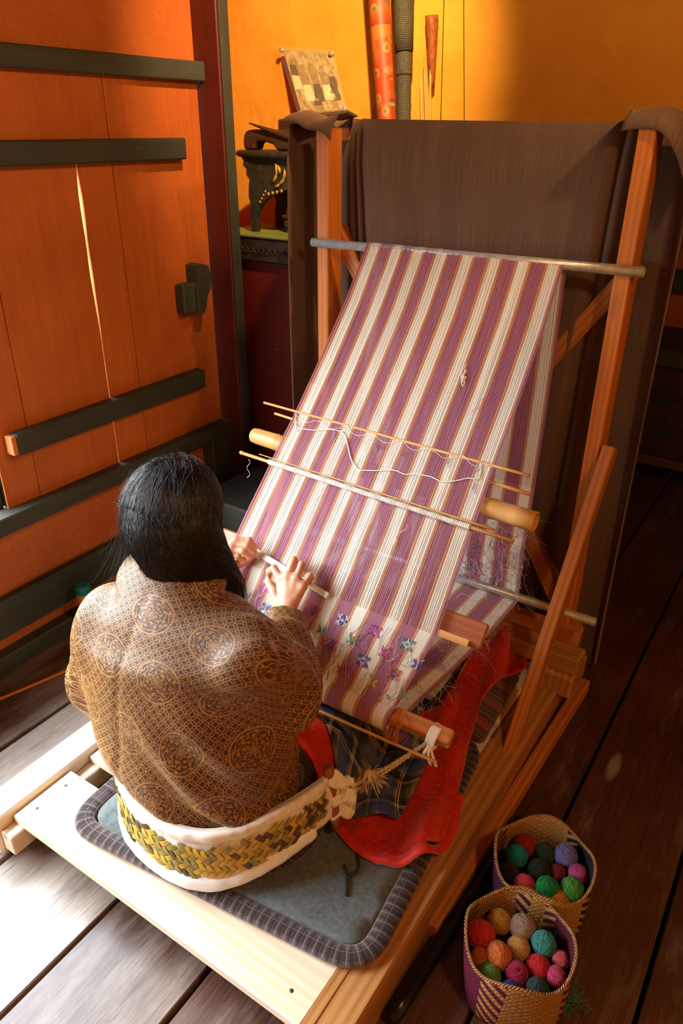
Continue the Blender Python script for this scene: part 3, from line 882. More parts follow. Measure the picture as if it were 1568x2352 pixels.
# ================================================================== THE WEAVER
def sm(a, b, k):
    h = np.clip(.5 + .5 * (b - a) / k, 0, 1)
    return b + (a - b) * h - k * h * (1 - h)
def rcone(P, a, b, r1, r2):
    a = np.array(a, dtype=np.float32); b = np.array(b, dtype=np.float32)
    ba = b - a; t = np.clip(((P - a) @ ba) / (ba @ ba), 0, 1)
    d = P - a - t[:, None] * ba
    return np.sqrt((d * d).sum(1)) - (r1 + (r2 - r1) * t)
def ellip(P, c, r, R=None):
    q = P - np.array(c, dtype=np.float32)
    if R is not None: q = q @ np.array(R, dtype=np.float32)
    r = np.array(r, dtype=np.float32)
    k0 = np.sqrt(((q / r) ** 2).sum(1)); k1 = np.sqrt(((q / (r * r)) ** 2).sum(1)) + 1e-9
    return k0 * (k0 - 1) / k1
def stack(P, rows, rot=0.0):
    """body of elliptical sections: rows of (z, cx, cy, a, b)"""
    rows = np.array(rows); z = P[:, 2]
    cx, cy, a, b = (np.interp(z, rows[:, 0], rows[:, i]) for i in (1, 2, 3, 4))
    dx = P[:, 0] - cx; dy = P[:, 1] - cy
    c, s = math.cos(rot), math.sin(rot)
    u = dx * c + dy * s; v = -dx * s + dy * c
    k0 = np.sqrt((u / a) ** 2 + (v / b) ** 2)
    k1 = np.sqrt((u / a ** 2) ** 2 + (v / b ** 2) ** 2) + 1e-6
    d = k0 * (k0 - 1) / k1
    return np.maximum(d, np.maximum(rows[0, 0] - z, z - rows[-1, 0]))
def surface(fn, lo, hi, res):
    lo = np.array(lo); hi = np.array(hi)
    n = np.ceil((hi - lo) / res).astype(int) + 1
    ax = [lo[i] + res * np.arange(n[i]) for i in range(3)]
    X, Y, Z = np.meshgrid(*ax, indexing='ij')
    P = np.stack([X.ravel(), Y.ravel(), Z.ravel()], 1).astype(np.float32)
    D = np.empty(len(P), dtype=np.float32)
    for i in range(0, len(P), 400000): D[i:i + 400000] = fn(P[i:i + 400000])
    D = D.reshape(n)
    S = D < 0
    c = np.zeros(tuple(n - 1), dtype=np.int8)
    for i in (0, 1):
        for j in (0, 1):
            for k in (0, 1): c += S[i:n[0] - 1 + i, j:n[1] - 1 + j, k:n[2] - 1 + k]
    act = (c > 0) & (c < 8)
    idx = -np.ones(act.shape, dtype=np.int64); cells = np.argwhere(act); idx[act] = np.arange(len(cells))
    acc = np.zeros((len(cells), 3)); cnt = np.zeros(len(cells))
    corners = [(i, j, k) for i in (0, 1) for j in (0, 1) for k in (0, 1)]
    for a in corners:
        for d in range(3):
            if a[d]: continue
            b = list(a); b[d] = 1
            da = D[cells[:, 0] + a[0], cells[:, 1] + a[1], cells[:, 2] + a[2]]; db = D[cells[:, 0] + b[0], cells[:, 1] + b[1], cells[:, 2] + b[2]]
            m = (da < 0) != (db < 0)
            t = np.where(m, da / np.where(m, da - db, 1), 0)
            p = np.array(a, float)[None, :].repeat(len(cells), 0); p[:, d] += t
            acc[m] += p[m]; cnt[m] += 1
    V = lo + (cells + acc / cnt[:, None]) * res
    F = []
    for d in range(3):
        e1, e2 = (d + 1) % 3, (d + 2) % 3
        sl0 = [slice(None)] * 3; sl1 = [slice(None)] * 3
        sl0[d] = slice(0, n[d] - 1); sl1[d] = slice(1, n[d])
        a = S[tuple(sl0)]; b = S[tuple(sl1)]
        ed = np.argwhere(a != b)
        ok = (ed[:, e1] > 0) & (ed[:, e2] > 0) & (ed[:, e1] < n[e1] - 1) & (ed[:, e2] < n[e2] - 1)
        ed = ed[ok]
        q = []
        for (o1, o2) in ((-1, -1), (0, -1), (0, 0), (-1, 0)):
            e = ed.copy(); e[:, e1] += o1; e[:, e2] += o2
            q.append(idx[e[:, 0], e[:, 1], e[:, 2]])
        q = np.stack(q, 1)
        flip = ~a[ed[:, 0], ed[:, 1], ed[:, 2]]
        q[flip] = q[flip][:, ::-1]
        F.append(q)
    F = np.concatenate(F)
    return V, F
def relax(V, F, it=2, lam=.5):
    E = np.concatenate([F[:, [0, 1]], F[:, [1, 2]], F[:, [2, 3]], F[:, [3, 0]]]); E = np.concatenate([E, E[:, ::-1]])
    for _ in range(it):
        s = np.zeros_like(V); c = np.zeros(len(V))
        np.add.at(s, E[:, 0], V[E[:, 1]]); np.add.at(c, E[:, 0], 1)
        V = V + lam * (s / np.maximum(c, 1)[:, None] - V)
    return V
def np_mesh(name, V, F, mat, parent, uv=None, mats=None, fmat=None):
    me = bpy.data.meshes.new(name)
    me.vertices.add(len(V)); me.vertices.foreach_set('co', np.asarray(V, dtype=np.float32).ravel())
    k = F.shape[1]
    me.loops.add(F.size); me.loops.foreach_set('vertex_index', F.astype(np.int32).ravel())
    me.polygons.add(len(F)); me.polygons.foreach_set('loop_start', np.arange(0, F.size, k, dtype=np.int32)); me.polygons.foreach_set('loop_total', np.full(len(F), k, dtype=np.int32))
    me.update(calc_edges=True); me.validate()
    return mesh_from(name, me, mat, parent, True, None, mats, fmat, uv)
def ss(x, a, b):
    t = np.clip((x - a) / (b - a), 0, 1); return t * t * (3 - 2 * t)
def vnoise(P, s, seed=0.0):
    """cheap smooth value noise from sines"""
    x, y, z = (P[:, i] * s for i in range(3))
    return (np.sin(x * 1.7 + 1.3 * np.sin(y * 1.1 + seed) + seed) + np.sin(y * 1.9 + 1.2 * np.sin(z * 1.3 + 2 * seed) + 1.7) + np.sin(z * 1.5 + 1.4 * np.sin(x * .9 + seed * 1.7) + .6)) / 3

person = thing('person', 'seated weaver with long black hair in a bronze brocade jacket, seen from behind', 'person', (-.92, .95, .13))

# ---- materials
def skin_mat():
    g = G('skin', .45, '#c98a6a', spec=.4)
    co = g.coord('Object')
    n = g.noise(co, 60, 3, .6)
    g.color(g.ramp(n, [(.3, '#c58464'), (.7, '#dca184')]))
    g.b.inputs['Subsurface Weight'].default_value = .12
    g.b.inputs['Subsurface Radius'].default_value = (.01, .004, .002)
    g.bump(g.noise(co, 220, 2, .5), .12, .0006)
    return g.m
def brocade_mat():
    g = G('bronze_brocade', .45, spec=.5)
    uv = g.coord('UV')
    # interlaced circles
    P_ = .0185
    s = g.sep(g.map(uv, (1 / P_, 1 / P_, 1), (0, 0, .785)))
    fx = g.math('FRACT', s[0]); fy = g.math('FRACT', s[1])
    m = None
    for cx in (0, 1):
        for cy in (0, 1):
            dx = g.math('SUBTRACT', fx, float(cx)); dy = g.math('SUBTRACT', fy, float(cy))
            r = g.math('SQRT', g.math('ADD', g.math('MULTIPLY', dx, dx), g.math('MULTIPLY', dy, dy)))
            q = g.math('ABSOLUTE', g.math('SUBTRACT', r, .7071))
            m = q if m is None else g.math('MINIMUM', m, q)
    lines = g.ramp(m, [(.035, 1.0), (.065, 0.0)])
    # small diamonds in the cell sides
    ax = g.math('ABSOLUTE', g.math('SUBTRACT', fx, .5)); ay = g.math('ABSOLUTE', g.math('SUBTRACT', fy, .5))
    dm = g.math('MINIMUM', g.math('ADD', g.math('SUBTRACT', .5, ax), ay), g.math('ADD', ax, g.math('SUBTRACT', .5, ay)))
    ring = g.math('ABSOLUTE', g.math('SUBTRACT', dm, .09))
    lines = g.math('MAXIMUM', lines, g.ramp(ring, [(.02, 1.0), (.035, 0.0)]))
    # medallions
    Q = .150
    ms = g.map(uv, (1 / Q, 1 / Q, 1), (0, 0, .06), (.35, .1, 0))
    sp = g.sep(ms)
    row = g.math('FLOOR', sp[1])
    ox = g.math('ADD', sp[0], g.math('MULTIPLY', g.math('MODULO', row, 2.0), .5))
    mx = g.math('SUBTRACT', g.math('FRACT', ox), .5); my = g.math('SUBTRACT', g.math('FRACT', sp[1]), .5)
    rr = g.math('SQRT', g.math('ADD', g.math('MULTIPLY', mx, mx), g.math('MULTIPLY', my, my)))
    th = g.math('ARCTAN2', my, mx)
    inside = g.ramp(rr, [(.345, 1.0), (.36, 0.0)])
    pet = g.math('SINE', g.math('ADD', g.math('MULTIPLY', th, 8.0), g.math('MULTIPLY', g.math('SINE', g.math('MULTIPLY', rr, 42.0)), 2.2)))
    rg = g.math('SINE', g.math('ADD', g.math('MULTIPLY', rr, 95.0), g.math('MULTIPLY', pet, 1.6)))
    curl = g.math('SINE', g.math('ADD', g.math('MULTIPLY', g.noise(g.map(uv, (95, 95, 1)), 1.0, 1, .5), 26.0), 0.0))
    med = g.math('MAXIMUM', g.ramp(rg, [(.62, 0.0), (.82, 1.0)]), g.ramp(curl, [(.72, 0.0), (.9, 1.0)]))
    rim = g.ramp(g.math('ABSOLUTE', g.math('SUBTRACT', rr, .335)), [(.008, 1.0), (.014, 0.0)])
    med = g.math('MAXIMUM', med, rim)
    core = g.ramp(rr, [(.035, .6), (.08, 0.0)])
    med = g.math('MAXIMUM', med, core)
    pat = g.math('ADD', g.math('MULTIPLY', lines, g.math('SUBTRACT', 1.0, inside)), g.math('MULTIPLY', med, inside))
    tone = g.noise(uv, 9, 3, .6)
    ground = g.ramp(tone, [(.3, '#341b0a'), (.7, '#43260f')])
    gold = g.ramp(tone, [(.3, '#946432'), (.7, '#ae7e48')])
    weave = g.wave(uv, 700, 0, 0, 'Y')
    g.color(g.mix(g.math('MULTIPLY', pat, .95), ground, gold))
    g.rough(g.math('SUBTRACT', .52, g.math('MULTIPLY', pat, .12)))
    g.b.inputs['Sheen Weight'].default_value = .25
    g.b.inputs['Sheen Tint'].default_value = col('#e8b070')
    g.b.inputs['Anisotropic'].default_value = .4
    g.bump(g.math('ADD', pat, g.math('MULTIPLY', weave, .2)), .25, .0012)
    return g.m
def hair_mat():
    g = G('black_hair', .34, '#0b0908', spec=.6)
    g.color(g.ramp(g.noise(g.coord('Object'), 30, 2, .5), [(.3, '#070606'), (.7, '#15100d')]))
    return g.m
def plaid_mat(name, base, stripes, rough=.8, sheen=.2, kind='UV'):
    """woven checks: stripes = [(period, offset, half width, colour, strength)] used in both directions"""
    g = G(name, rough, sheen=sheen, spec=.2)
    uv = g.coord(kind); s = g.sep(uv)
    c = col(base)
    for (p, off, w, cc, st) in stripes:
        for ax in (0, 1):
            f = g.math('FRACT', g.math('ADD', g.math('DIVIDE', s[ax], p), off))
            m = g.math('MULTIPLY', g.math('LESS_THAN', g.math('ABSOLUTE', g.math('SUBTRACT', f, .5)), w), st)
            c = g.mix(m, c, cc)
    n = g.noise(uv, 300, 2, .6)
    g.color(g.mix(g.math('MULTIPLY', n, .25), c, '#000000'))
    g.bump(n, .3, .0008)
    return g.m
M_skin = skin_mat(); M_broc = brocade_mat(); M_hair = hair_mat()
M_kira = plaid_mat('maroon_checked_skirt', '#2a1716', [(.016, 0, .06, '#6a5a58', .6), (.016, .5, .04, '#552425', .6)])

# ---- joints
ROT = .10
S_r, E_r, W_r = (-.762, .858, .715), (-.795, .952, .525), (-.930, 1.165, .540)
S_l, E_l, W_l = (-1.160, .812, .672), (-1.262, .862, .395), (-1.166, 1.188, .563)
HEADC = np.array((-1.040, .952, .874))
TILT = .42
Rh = Matrix.Rotation(-TILT, 3, 'X') @ Matrix.Rotation(.10, 3, 'Z')     # head pitched forward
Rh_np = np.array(Rh)

def hand_sdf(P, wrist, fingers, thumb, fore):
    mc = [np.array(f[0]) for f in fingers]
    d = rcone(P, fore, wrist, .034, .024)
    w = np.array(wrist)
    for f in fingers:            # palm rays
        d = sm(d, rcone(P, w + (np.array(f[0]) - w) * .12, f[0], .0165, .0115), .010)
    for i in range(3): d = sm(d, rcone(P, mc[i], mc[i + 1], .0108, .0100), .007)
    d = sm(d, rcone(P, w, thumb[0], .018, .0155), .010)
    rad = [(.0100, .0094, .0084, .0070), (.0104, .0097, .0086, .0071), (.0098, .0092, .0082, .0068), (.0086, .0079, .0072, .0060)]
    for f, r in zip(fingers, rad):
        fd = rcone(P, f[0], f[1], r[0], r[1])
        fd = sm(fd, rcone(P, f[1], f[2], r[1] * 1.03, r[2]), .003)
        fd = sm(fd, rcone(P, f[2], f[3], r[2] * 1.02, r[3]), .003)
        d = sm(d, fd, .004)
    td = rcone(P, thumb[0], thumb[1], .0150, .0118)
    td = sm(td, rcone(P, thumb[1], thumb[2], .0120, .0108), .004)
    td = sm(td, rcone(P, thumb[2], thumb[3], .0108, .0085), .003)
    return sm(d, td, .008)
R_F = [[(-.981, 1.215, .604), (-1.010, 1.228, .619), (-1.033, 1.236, .598), (-1.037, 1.238, .580)],
       [(-.960, 1.220, .618), (-.966, 1.253, .645), (-.984, 1.271, .632), (-.994, 1.274, .612)],
       [(-.937, 1.223, .617), (-.942, 1.253, .640), (-.955, 1.269, .629), (-.963, 1.272, .609)],
       [(-.915, 1.219, .604), (-.911, 1.244, .624), (-.916, 1.257, .608), (-.925, 1.257, .590)]]
R_T = [(-.962, 1.182, .545), (-.996, 1.207, .563), (-1.022, 1.222, .570), (-1.037, 1.232, .568)]
L_F = [[(-1.150, 1.248, .645), (-1.119, 1.264, .648), (-1.108, 1.270, .628), (-1.121, 1.270, .612)],
       [(-1.154, 1.239, .635), (-1.115, 1.250, .639), (-1.101, 1.260, .620), (-1.116, 1.262, .603)],
       [(-1.158, 1.231, .622), (-1.121, 1.240, .626), (-1.106, 1.250, .607), (-1.120, 1.253, .592)],
       [(-1.164, 1.224, .608), (-1.132, 1.231, .610), (-1.120, 1.241, .594), (-1.132, 1.243, .583)]]
L_T = [(-1.165, 1.208, .572), (-1.141, 1.236, .580), (-1.126, 1.256, .590), (-1.119, 1.266, .594)]

T_ROWS = [(.16, -.905, .90, .165, .115), (.30, -.915, .885, .155, .105), (.44, -.945, .875, .155, .10), (.56, -.96, .872, .175, .105), (.66, -.965, .872, .165, .09), (.73, -.985, .873, .10, .07), (.78, -1.0, .88, .05, .05)]
def body_sdf(P):
    Pt = P.copy(); Pt[:, 2] -= .14 * (P[:, 0] + .965) * ss(P[:, 2], .38, .62)
    d = stack(Pt, T_ROWS, ROT)
    d = sm(d, rcone(P, (-.905, .92, .235), (-.905, .92, .25), .155, .15), .05)
    d = sm(d, rcone(P, (-1.0, .875, .73), (-1.025, .925, .82), .055, .052), .03)
    for S_, E_, W_ in ((S_r, E_r, W_r), (S_l, E_l, W_l)):
        a = rcone(P, np.array(S_) * .8 + np.array((-.965, .872, .62)) * .2, E_, .045, .040); a = sm(a, rcone(P, E_, W_, .042, .030), .02)
        d = sm(d, a, .04)
    for sx, kx, fx in ((-.985, -1.01, -.975), (-.835, -.765, -.785)):
        l = rcone(P, (sx, .95, .235), (kx, 1.34, .225), .085, .062)
        l = sm(l, rcone(P, (kx, 1.34, .225), (fx, 1.68, .165), .060, .040), .03)
        l = sm(l, rcone(P, (fx, 1.68, .158), (fx, 1.72, .235), .038, .024), .02)
        d = sm(d, l, .05)
    # head: cranium, jaw, nose, brow, cheeks, lips, ears (head frame: y forward, z up)
    q = (P - HEADC) @ Rh_np
    h = ellip(q, (0, -.005, .012), (.074, .092, .098))
    h = sm(h, ellip(q, (0, .035, -.055), (.056, .058, .062)), .04)
    h = sm(h, ellip(q, (0, .068, -.090), (.024, .022, .020)), .02)
    h = sm(h, rcone(q, (0, .092, .005), (0, .108, -.030), .008, .012), .012)
    for s_ in (-1, 1):
        h = sm(h, ellip(q, (s_ * .035, .074, -.025), (.022, .020, .022)), .02)
        h = np.maximum(h, -ellip(q, (s_ * .031, .098, .006), (.015, .010, .009)))
        h = sm(h, ellip(q, (s_ * .031, .084, .006), (.0125, .0115, .0085)), .002)
        h = sm(h, rcone(q, (s_ * .016, .090, .026), (s_ * .048, .076, .026), .007, .006), .008)
        h = sm(h, ellip(q, (s_ * .077, -.004, -.008), (.010, .018, .030)), .006)
    h = sm(h, rcone(q, (-.018, .089, -.056), (.018, .089, -.056), .006, .006), .004)
    h = sm(h, rcone(q, (-.014, .086, -.068), (.014, .086, -.068), .0065, .0065), .003)
    return sm(d, h, .02)
V1, F1 = surface(body_sdf, (-1.42, .70, .10), (-.62, 1.80, 1.02), .011)
V1 = relax(V1, F1, 1)
Vr, Fr = surface(lambda P: hand_sdf(P, W_r, R_F, R_T, (-.885, 1.09, .540)), (-1.07, 1.07, .48), (-.83, 1.32, .70), .0022)
Vl, Fl = surface(lambda P: hand_sdf(P, W_l, L_F, L_T, (-1.18, 1.11, .540)), (-1.24, 1.08, .48), (-1.06, 1.32, .70), .0024)
Vr = relax(Vr, Fr, 2); Vl = relax(Vl, Fl, 2)
V = np.concatenate([V1, Vr, Vl]); F = np.concatenate([F1, Fr + len(V1), Fl + len(V1) + len(Vr)])
body = np_mesh('body', V, F, M_skin, person)
# fingernails
M_nl = plain_mat('fingernail', '#e2b29c', '#ecc4b0', .25, 50, .05)
def nail(tip, prev, side):
    t = (Vector(tip) - Vector(prev)).normalized(); c = Vector(tip) * .8 + Vector(prev) * .2
    up = Vector(side); up = (up - t * up.dot(t)).normalized(); w = t.cross(up)
    v = []; f = []
    for i in range(5):
        for j in range(5):
            a = (i / 4 - .5) * 1.9; b = (j / 4 - .35) * .010
            v.append(c + t * b + up * (.0080 * math.cos(a)) + w * (.0078 * math.sin(a)))
    for i in range(4):
        for j in range(4): q = i * 5 + j; f.append((q, q + 1, q + 6, q + 5))
    mesh('fingernail', v, f, M_nl, body, True)
for fl, sd in ((R_F, (0, .4, 1)), (L_F, (.6, .4, .6))):
    for f_ in fl: nail(f_[3], f_[2], Vector(f_[3]) - Vector(f_[1]) * .5 - Vector(f_[0]) * .5)

# ---- jacket
J_ROWS = [(.20, -.908, .885, .192, .155), (.27, -.922, .872, .206, .162), (.34, -.958, .864, .243, .176), (.40, -.970, .861, .250, .176), (.48, -.974, .860, .244, .166), (.58, -.972, .858, .228, .155), (.66, -.970, .859, .208, .138), (.72, -.977, .864, .160, .112), (.765, -.990, .870, .100, .082), (.79, -1.0, .878, .070, .066)]
C_r = np.array((-.905, 1.128, .540)); C_l = np.array((-1.175, 1.13, .545))
def jacket_sdf(P):
    Pt = P.copy(); Pt[:, 2] -= .11 * (P[:, 0] + .965) * ss(P[:, 2], .38, .64)
    # broad folds
    ang = np.arctan2(P[:, 0] + .93, -(P[:, 1] - .87))
    f = np.zeros(len(P), dtype=np.float32)
    back = ss(-(P[:, 1] - .90), -.02, .08)
    f += .0065 * np.sin(ang * 5.0 + 7 * P[:, 2] + 1.1 * np.sin(P[:, 2] * 17)) * ss(.52 - P[:, 2], 0, .2)
    # pull lines running from the right armpit down to the waist
    q = (P[:, 0] + .80) * .75 + (P[:, 2] - .52) * .66
    f += .0105 * np.sin(q * 62 + 6 * P[:, 0]) * np.exp(-((P[:, 0] + .83) / .10) ** 2 - ((P[:, 2] - .44) / .12) ** 2)
    f += .0085 * np.sin((P[:, 2] + .5 * P[:, 0]) * 70 + 9 * P[:, 0]) * np.exp(-((P[:, 0] + .78) / .16) ** 2 - ((P[:, 2] - .33) / .06) ** 2)
    f += .0060 * np.sin((P[:, 2] - .35 * P[:, 0]) * 38 + 2.0) * np.exp(-((P[:, 2] - .66) / .06) ** 2) * back
    f += .0045 * vnoise(P, 17, 1.0)
    # centre back seam, slightly sunk
    f -= .0055 * np.exp(-((P[:, 0] + 1.005 - .06 * (P[:, 2] - .5)) / .009) ** 2) * back
    d = stack(Pt, J_ROWS, ROT) - f
    # upper sleeves and fore sleeves
    g = .0075 * np.sin((P[:, 0] * .9 + P[:, 2] * .5 - P[:, 1]) * 55) + .003 * vnoise(P, 30, 2.2)
    ar = rcone(P, np.array(S_r) + (-.01, .0, -.02), E_r, .064, .086); ar = sm(ar, rcone(P, np.array(E_r) + (.005, .02, -.012), C_r, .082, .054), .04) - g
    al = rcone(P, np.array(S_l) + (.02, .01, -.02), E_l, .066, .076); al = sm(al, rcone(P, E_l, C_l, .074, .052), .04) - g
    kk = .022 + .07 * ss(P[:, 2], .56, .68)
    d = sm(d, ar, kk); d = sm(d, al, .06 + .04 * ss(P[:, 2], .5, .65))
    # turned-back cuffs
    for c_, w_, e_ in ((C_r, np.array(W_r), np.array(E_r)), (C_l, np.array(W_l), np.array(E_l))):
        ax = (w_ - e_) / np.linalg.norm(w_ - e_)
        t = (P - c_) @ ax; rad = np.sqrt(np.maximum(((P - c_) ** 2).sum(1) - t * t, 0))
        cuff = np.maximum(rad - (.057 + .05 * t), np.abs(t + .035) - .050)
        d = sm(d, cuff, .004)
        d = np.maximum(d, -np.maximum(rad - (.046 + .12 * t), -(t + .045)))
        d = np.where((t > .018) & (rad < .09), np.maximum(d, t - .018), d)
    # turned-down collar lying round the neck
    q = P - np.array((-1.002, .884, .772)); q2 = q[:, 2] - .34 * q[:, 1] + .08 * q[:, 0]
    rr = np.sqrt((q[:, 0] / 1.06) ** 2 + (q[:, 1] / .96) ** 2)
    ax_, az_, bx_, bz_ = .058, .044, .104, .000
    t = np.clip(((rr - ax_) * (bx_ - ax_) + (q2 - az_) * (bz_ - az_)) / ((bx_ - ax_) ** 2 + (bz_ - az_) ** 2), 0, 1)
    an = np.arctan2(q[:, 0], -q[:, 1])
    coll = np.sqrt((rr - ax_ - t * (bx_ - ax_)) ** 2 + (q2 - az_ - t * (bz_ - az_)) ** 2) - (.0075 + .003 * t) - .003 * np.sin(an * 4 + 1.0) * t
    d = sm(d, coll, .003)
    d = np.maximum(d, -np.maximum(rr - .051, -(q2 + .012)))
    return d
VJ, FJ = surface(jacket_sdf, (-1.42, .64, .185), (-.66, 1.21, .86), .0058)
VJ = relax(VJ, FJ, 2, .4)
# pattern coordinates: round the body on the torso, along the arm on the sleeves
Pj = VJ.astype(np.float32)
dt = stack(Pj, J_ROWS, ROT); dr = np.minimum(rcone(Pj, S_r, E_r, .06, .07), rcone(Pj, E_r, C_r, .075, .05)); dl = np.minimum(rcone(Pj, S_l, E_l, .06, .07), rcone(Pj, E_l, C_l, .07, .05))
ang = np.arctan2(Pj[:, 0] + .955, -(Pj[:, 1] - .865)); w_ = ss(Pj[:, 2], .56, .69)
UVj = np.stack([(1 - w_) * ang * .205 + w_ * (Pj[:, 0] + .955) * 1.05, Pj[:, 2] + w_ * (Pj[:, 1] - .73) * .95], 1)
for dd, A, B, C in ((dr, S_r, E_r, C_r),):
    A, B, C = map(np.array, (A, B, C))
    fore = rcone(Pj, B, C, .075, .05) < rcone(Pj, A, B, .075, .075)
    for m_, a_, b_, off in ((fore, B, C, .25),):
        ax = (b_ - a_) / np.linalg.norm(b_ - a_); t = (Pj - a_) @ ax
        u = np.cross(ax, (0, 0, 1.0)); u /= np.linalg.norm(u); v = np.cross(ax, u); rel = Pj - a_
        an = np.arctan2(rel @ v, rel @ u)
        sel = m_ & (dd < dt - .012)
        UVj[sel] = np.stack([an * .08 + .03, off + .5 - t], 1)[sel]
np_mesh('jacket', VJ, FJ, M_broc, person, uv=UVj)

# ---- checked skirt over hips and legs
def skirt_sdf(P):
    d = rcone(P, (-.905, .905, .235), (-.905, .93, .25), .178, .17)
    d = sm(d, ellip(P, (-.895, .905, .165), (.225, .175, .06)), .03)
    for sx, kx, fx in ((-.985, -1.01, -.975), (-.835, -.765, -.785)):
        l = rcone(P, (sx, .95, .235), (kx, 1.34, .228), .100, .078)
        l = sm(l, rcone(P, (kx, 1.34, .228), (fx, 1.58, .185), .078, .065), .03)
        d = sm(d, l, .07)
    d -= .005 * np.sin(P[:, 0] * 60 + 8 * P[:, 1] + 3 * np.sin(P[:, 1] * 11)) + .004 * vnoise(P, 20, 3.0)
    d = np.maximum(d, P[:, 1] - 1.60)
    return np.maximum(np.maximum(d, .136 - P[:, 2]), P[:, 2] - .33)
VS, FS = surface(skirt_sdf, (-1.20, .70, .12), (-.62, 1.66, .36), .009)
VS = relax(VS, FS, 1)
np_mesh('skirt', VS, FS, M_kira, person, uv=np.stack([VS[:, 0] + .6 * VS[:, 2], VS[:, 1] + .5 * VS[:, 2]], 1))

# ---- hair: a dense cap with strands lying over it
def hair_base(P):
    q = (P - HEADC) @ Rh_np
    d = ellip(q, (0, -.012, .014), (.093, .108, .112))
    # keep the face clear
    d = np.maximum(d, -np.maximum(np.maximum(-(q[:, 1] - .055), q[:, 2] - .060), np.abs(q[:, 0]) - .062))
    # curtains: right side over the shoulder, back into the collar, left side
    c = rcone(P, (-.965, .925, .86), (-.925, .965, .735), .052, .034)
    c = sm(c, rcone(P, (-.925, .965, .74), (-.905, .985, .68), .030, .014), .02)
    c = sm(c, rcone(P, (-1.01, .885, .86), (-.985, .885, .775), .062, .040), .04)
    c = sm(c, rcone(P, (-1.085, .915, .86), (-1.075, .93, .76), .048, .028), .04)
    c = sm(c, rcone(P, (-.985, .90, .85), (-.945, .925, .745), .060, .040), .04)
    d = sm(d, c, .03)
    return d - .0012 * np.sin(np.arctan2(P[:, 0] - HEADC[0], P[:, 1] - HEADC[1]) * 60 + 5 * np.sin(P[:, 2] * 30))
VH, FH = surface(hair_base, (-1.20, .78, .64), (-.84, 1.12, 1.02), .006)
VH = relax(VH, FH, 1)
hair = np_mesh('hair', VH, FH, M_hair, person)
def strands(n, seed, lift, end_rng, r, frizz, messy=0.0, left=False):
    rg = np.random.default_rng(seed); parts = []
    for i in range(n):
        t = rg.uniform(-.55, .95)                       # along the parting, front to back
        side = 1 if rg.random() < .5 else -1
        ph = side * rg.uniform(.05, 2.9) ** 1.0
        # direction in head frame measured from +x (right) towards the back
        a = rg.uniform(-.35, PI * .5) if side > 0 else rg.uniform(PI * .5, PI + .35)
        if left: a = rg.uniform(PI * .62, PI + .2)
        d = np.array((math.cos(a), -math.sin(a)))
        r0 = np.array((-.012 + .010 * rg.normal(), .045 - .10 * (t + .55) / 1.5))
        rad = np.array((.0945, .1095, .1135)) + lift + rg.uniform(-.002, .003)
        pts = []
        seg = 9
        for k in range(seg + 1):
            s = k / seg
            th = s * 1.62
            # great-circle style sweep from the parting outwards
            h = np.array((r0[0] * (1 - s) + d[0] * rad[0] * math.sin(th), r0[1] * (1 - s) + d[1] * rad[1] * math.sin(th)))
            e = 1 - (h[0] / rad[0]) ** 2 - (h[1] / rad[1]) ** 2
            z = rad[2] * math.sqrt(max(e, 0)) if th < 1.5 else rad[2] * math.cos(th) * .6
            q = np.array((h[0], h[1] - .012, z + .014))
            pts.append(HEADC + Rh_np @ q)
        # fall
        p = pts[-1].copy(); ez = rg.uniform(*end_rng)
        right = d[0] > .1
        tgt = np.array((-.925 + .05 * rg.normal() * .5, .955 + .03 * rg.normal() * .5)) if right else (np.array((-1.0 + .03 * rg.normal(), .865 + .01 * rg.normal())) if abs(d[0]) < .75 else np.array((-1.085 + .02 * rg.normal(), .93 + .02 * rg.normal())))
        if left: tgt = np.array((-1.125 + .03 * rg.normal(), .885 + .035 * rg.normal()))
        ez = ez if (right or left) else max(ez, .765 + .03 * rg.random())
        steps = 6
        for k in range(1, steps + 1):
            s = k / steps
            xy = p[:2] * (1 - s ** 1.4) + tgt * s ** 1.4
            pts.append(np.array((xy[0] + frizz * rg.normal(), xy[1] + frizz * rg.normal(), p[2] * (1 - s) + ez * s)))
        if messy:
            o = rg.normal(size=3) * messy
            for k in range(len(pts)): pts[k] = pts[k] + o * (k / len(pts)) ** 1.5 + rg.normal(size=3) * messy * .12
        parts.append((pts, r))
    allp = np.concatenate([np.array(p) for p, _ in parts]).astype(np.float32)
    for _ in range(3):
        d0 = hair_base(allp); e = .002
        gr = np.stack([hair_base(allp + np.eye(3, dtype=np.float32)[i] * e) - d0 for i in range(3)], 1); gr /= np.linalg.norm(gr, axis=1)[:, None] + 1e-9
        tgt_ = np.repeat(rg.uniform(.0002, .0035, len(parts)), len(parts[0][0])) + lift * .6
        push = np.where(d0 < tgt_, tgt_ - d0, 0)
        if not messy: push = np.where(d0 > tgt_ + .004, (tgt_ - d0) * .7, push)
        allp = allp + gr * push[:, None]
    m0 = len(parts[0][0]); parts = [(allp[i * m0:(i + 1) * m0], p[1]) for i, p in enumerate(parts)]
    V = []; F = []
    for pts, r in parts:
        o = len(V); m = len(pts)
        P = np.array(pts)
        T = np.gradient(P, axis=0); T /= np.linalg.norm(T, axis=1)[:, None] + 1e-9
        N_ = P - HEADC; N_[:, 2] *= .3; N_ /= np.linalg.norm(N_, axis=1)[:, None] + 1e-9
        B = np.cross(T, N_); B /= np.linalg.norm(B, axis=1)[:, None] + 1e-9
        w = r * np.clip(np.linspace(1.25, .35, m), 0, 1)[:, None]
        V.extend(P + B * w); V.extend(P - B * w); V.extend(P + N_ * w * .8)
        for i in range(m - 1):
            for a, b in ((0, 2), (2, 1), (1, 0)):
                F.append((o + a * m + i, o + a * m + i + 1, o + b * m + i + 1, o + b * m + i))
    return np.array(V), np.array(F)
sv, sf = strands(3600, 5, .0005, (.665, .76), .0011, .0012)
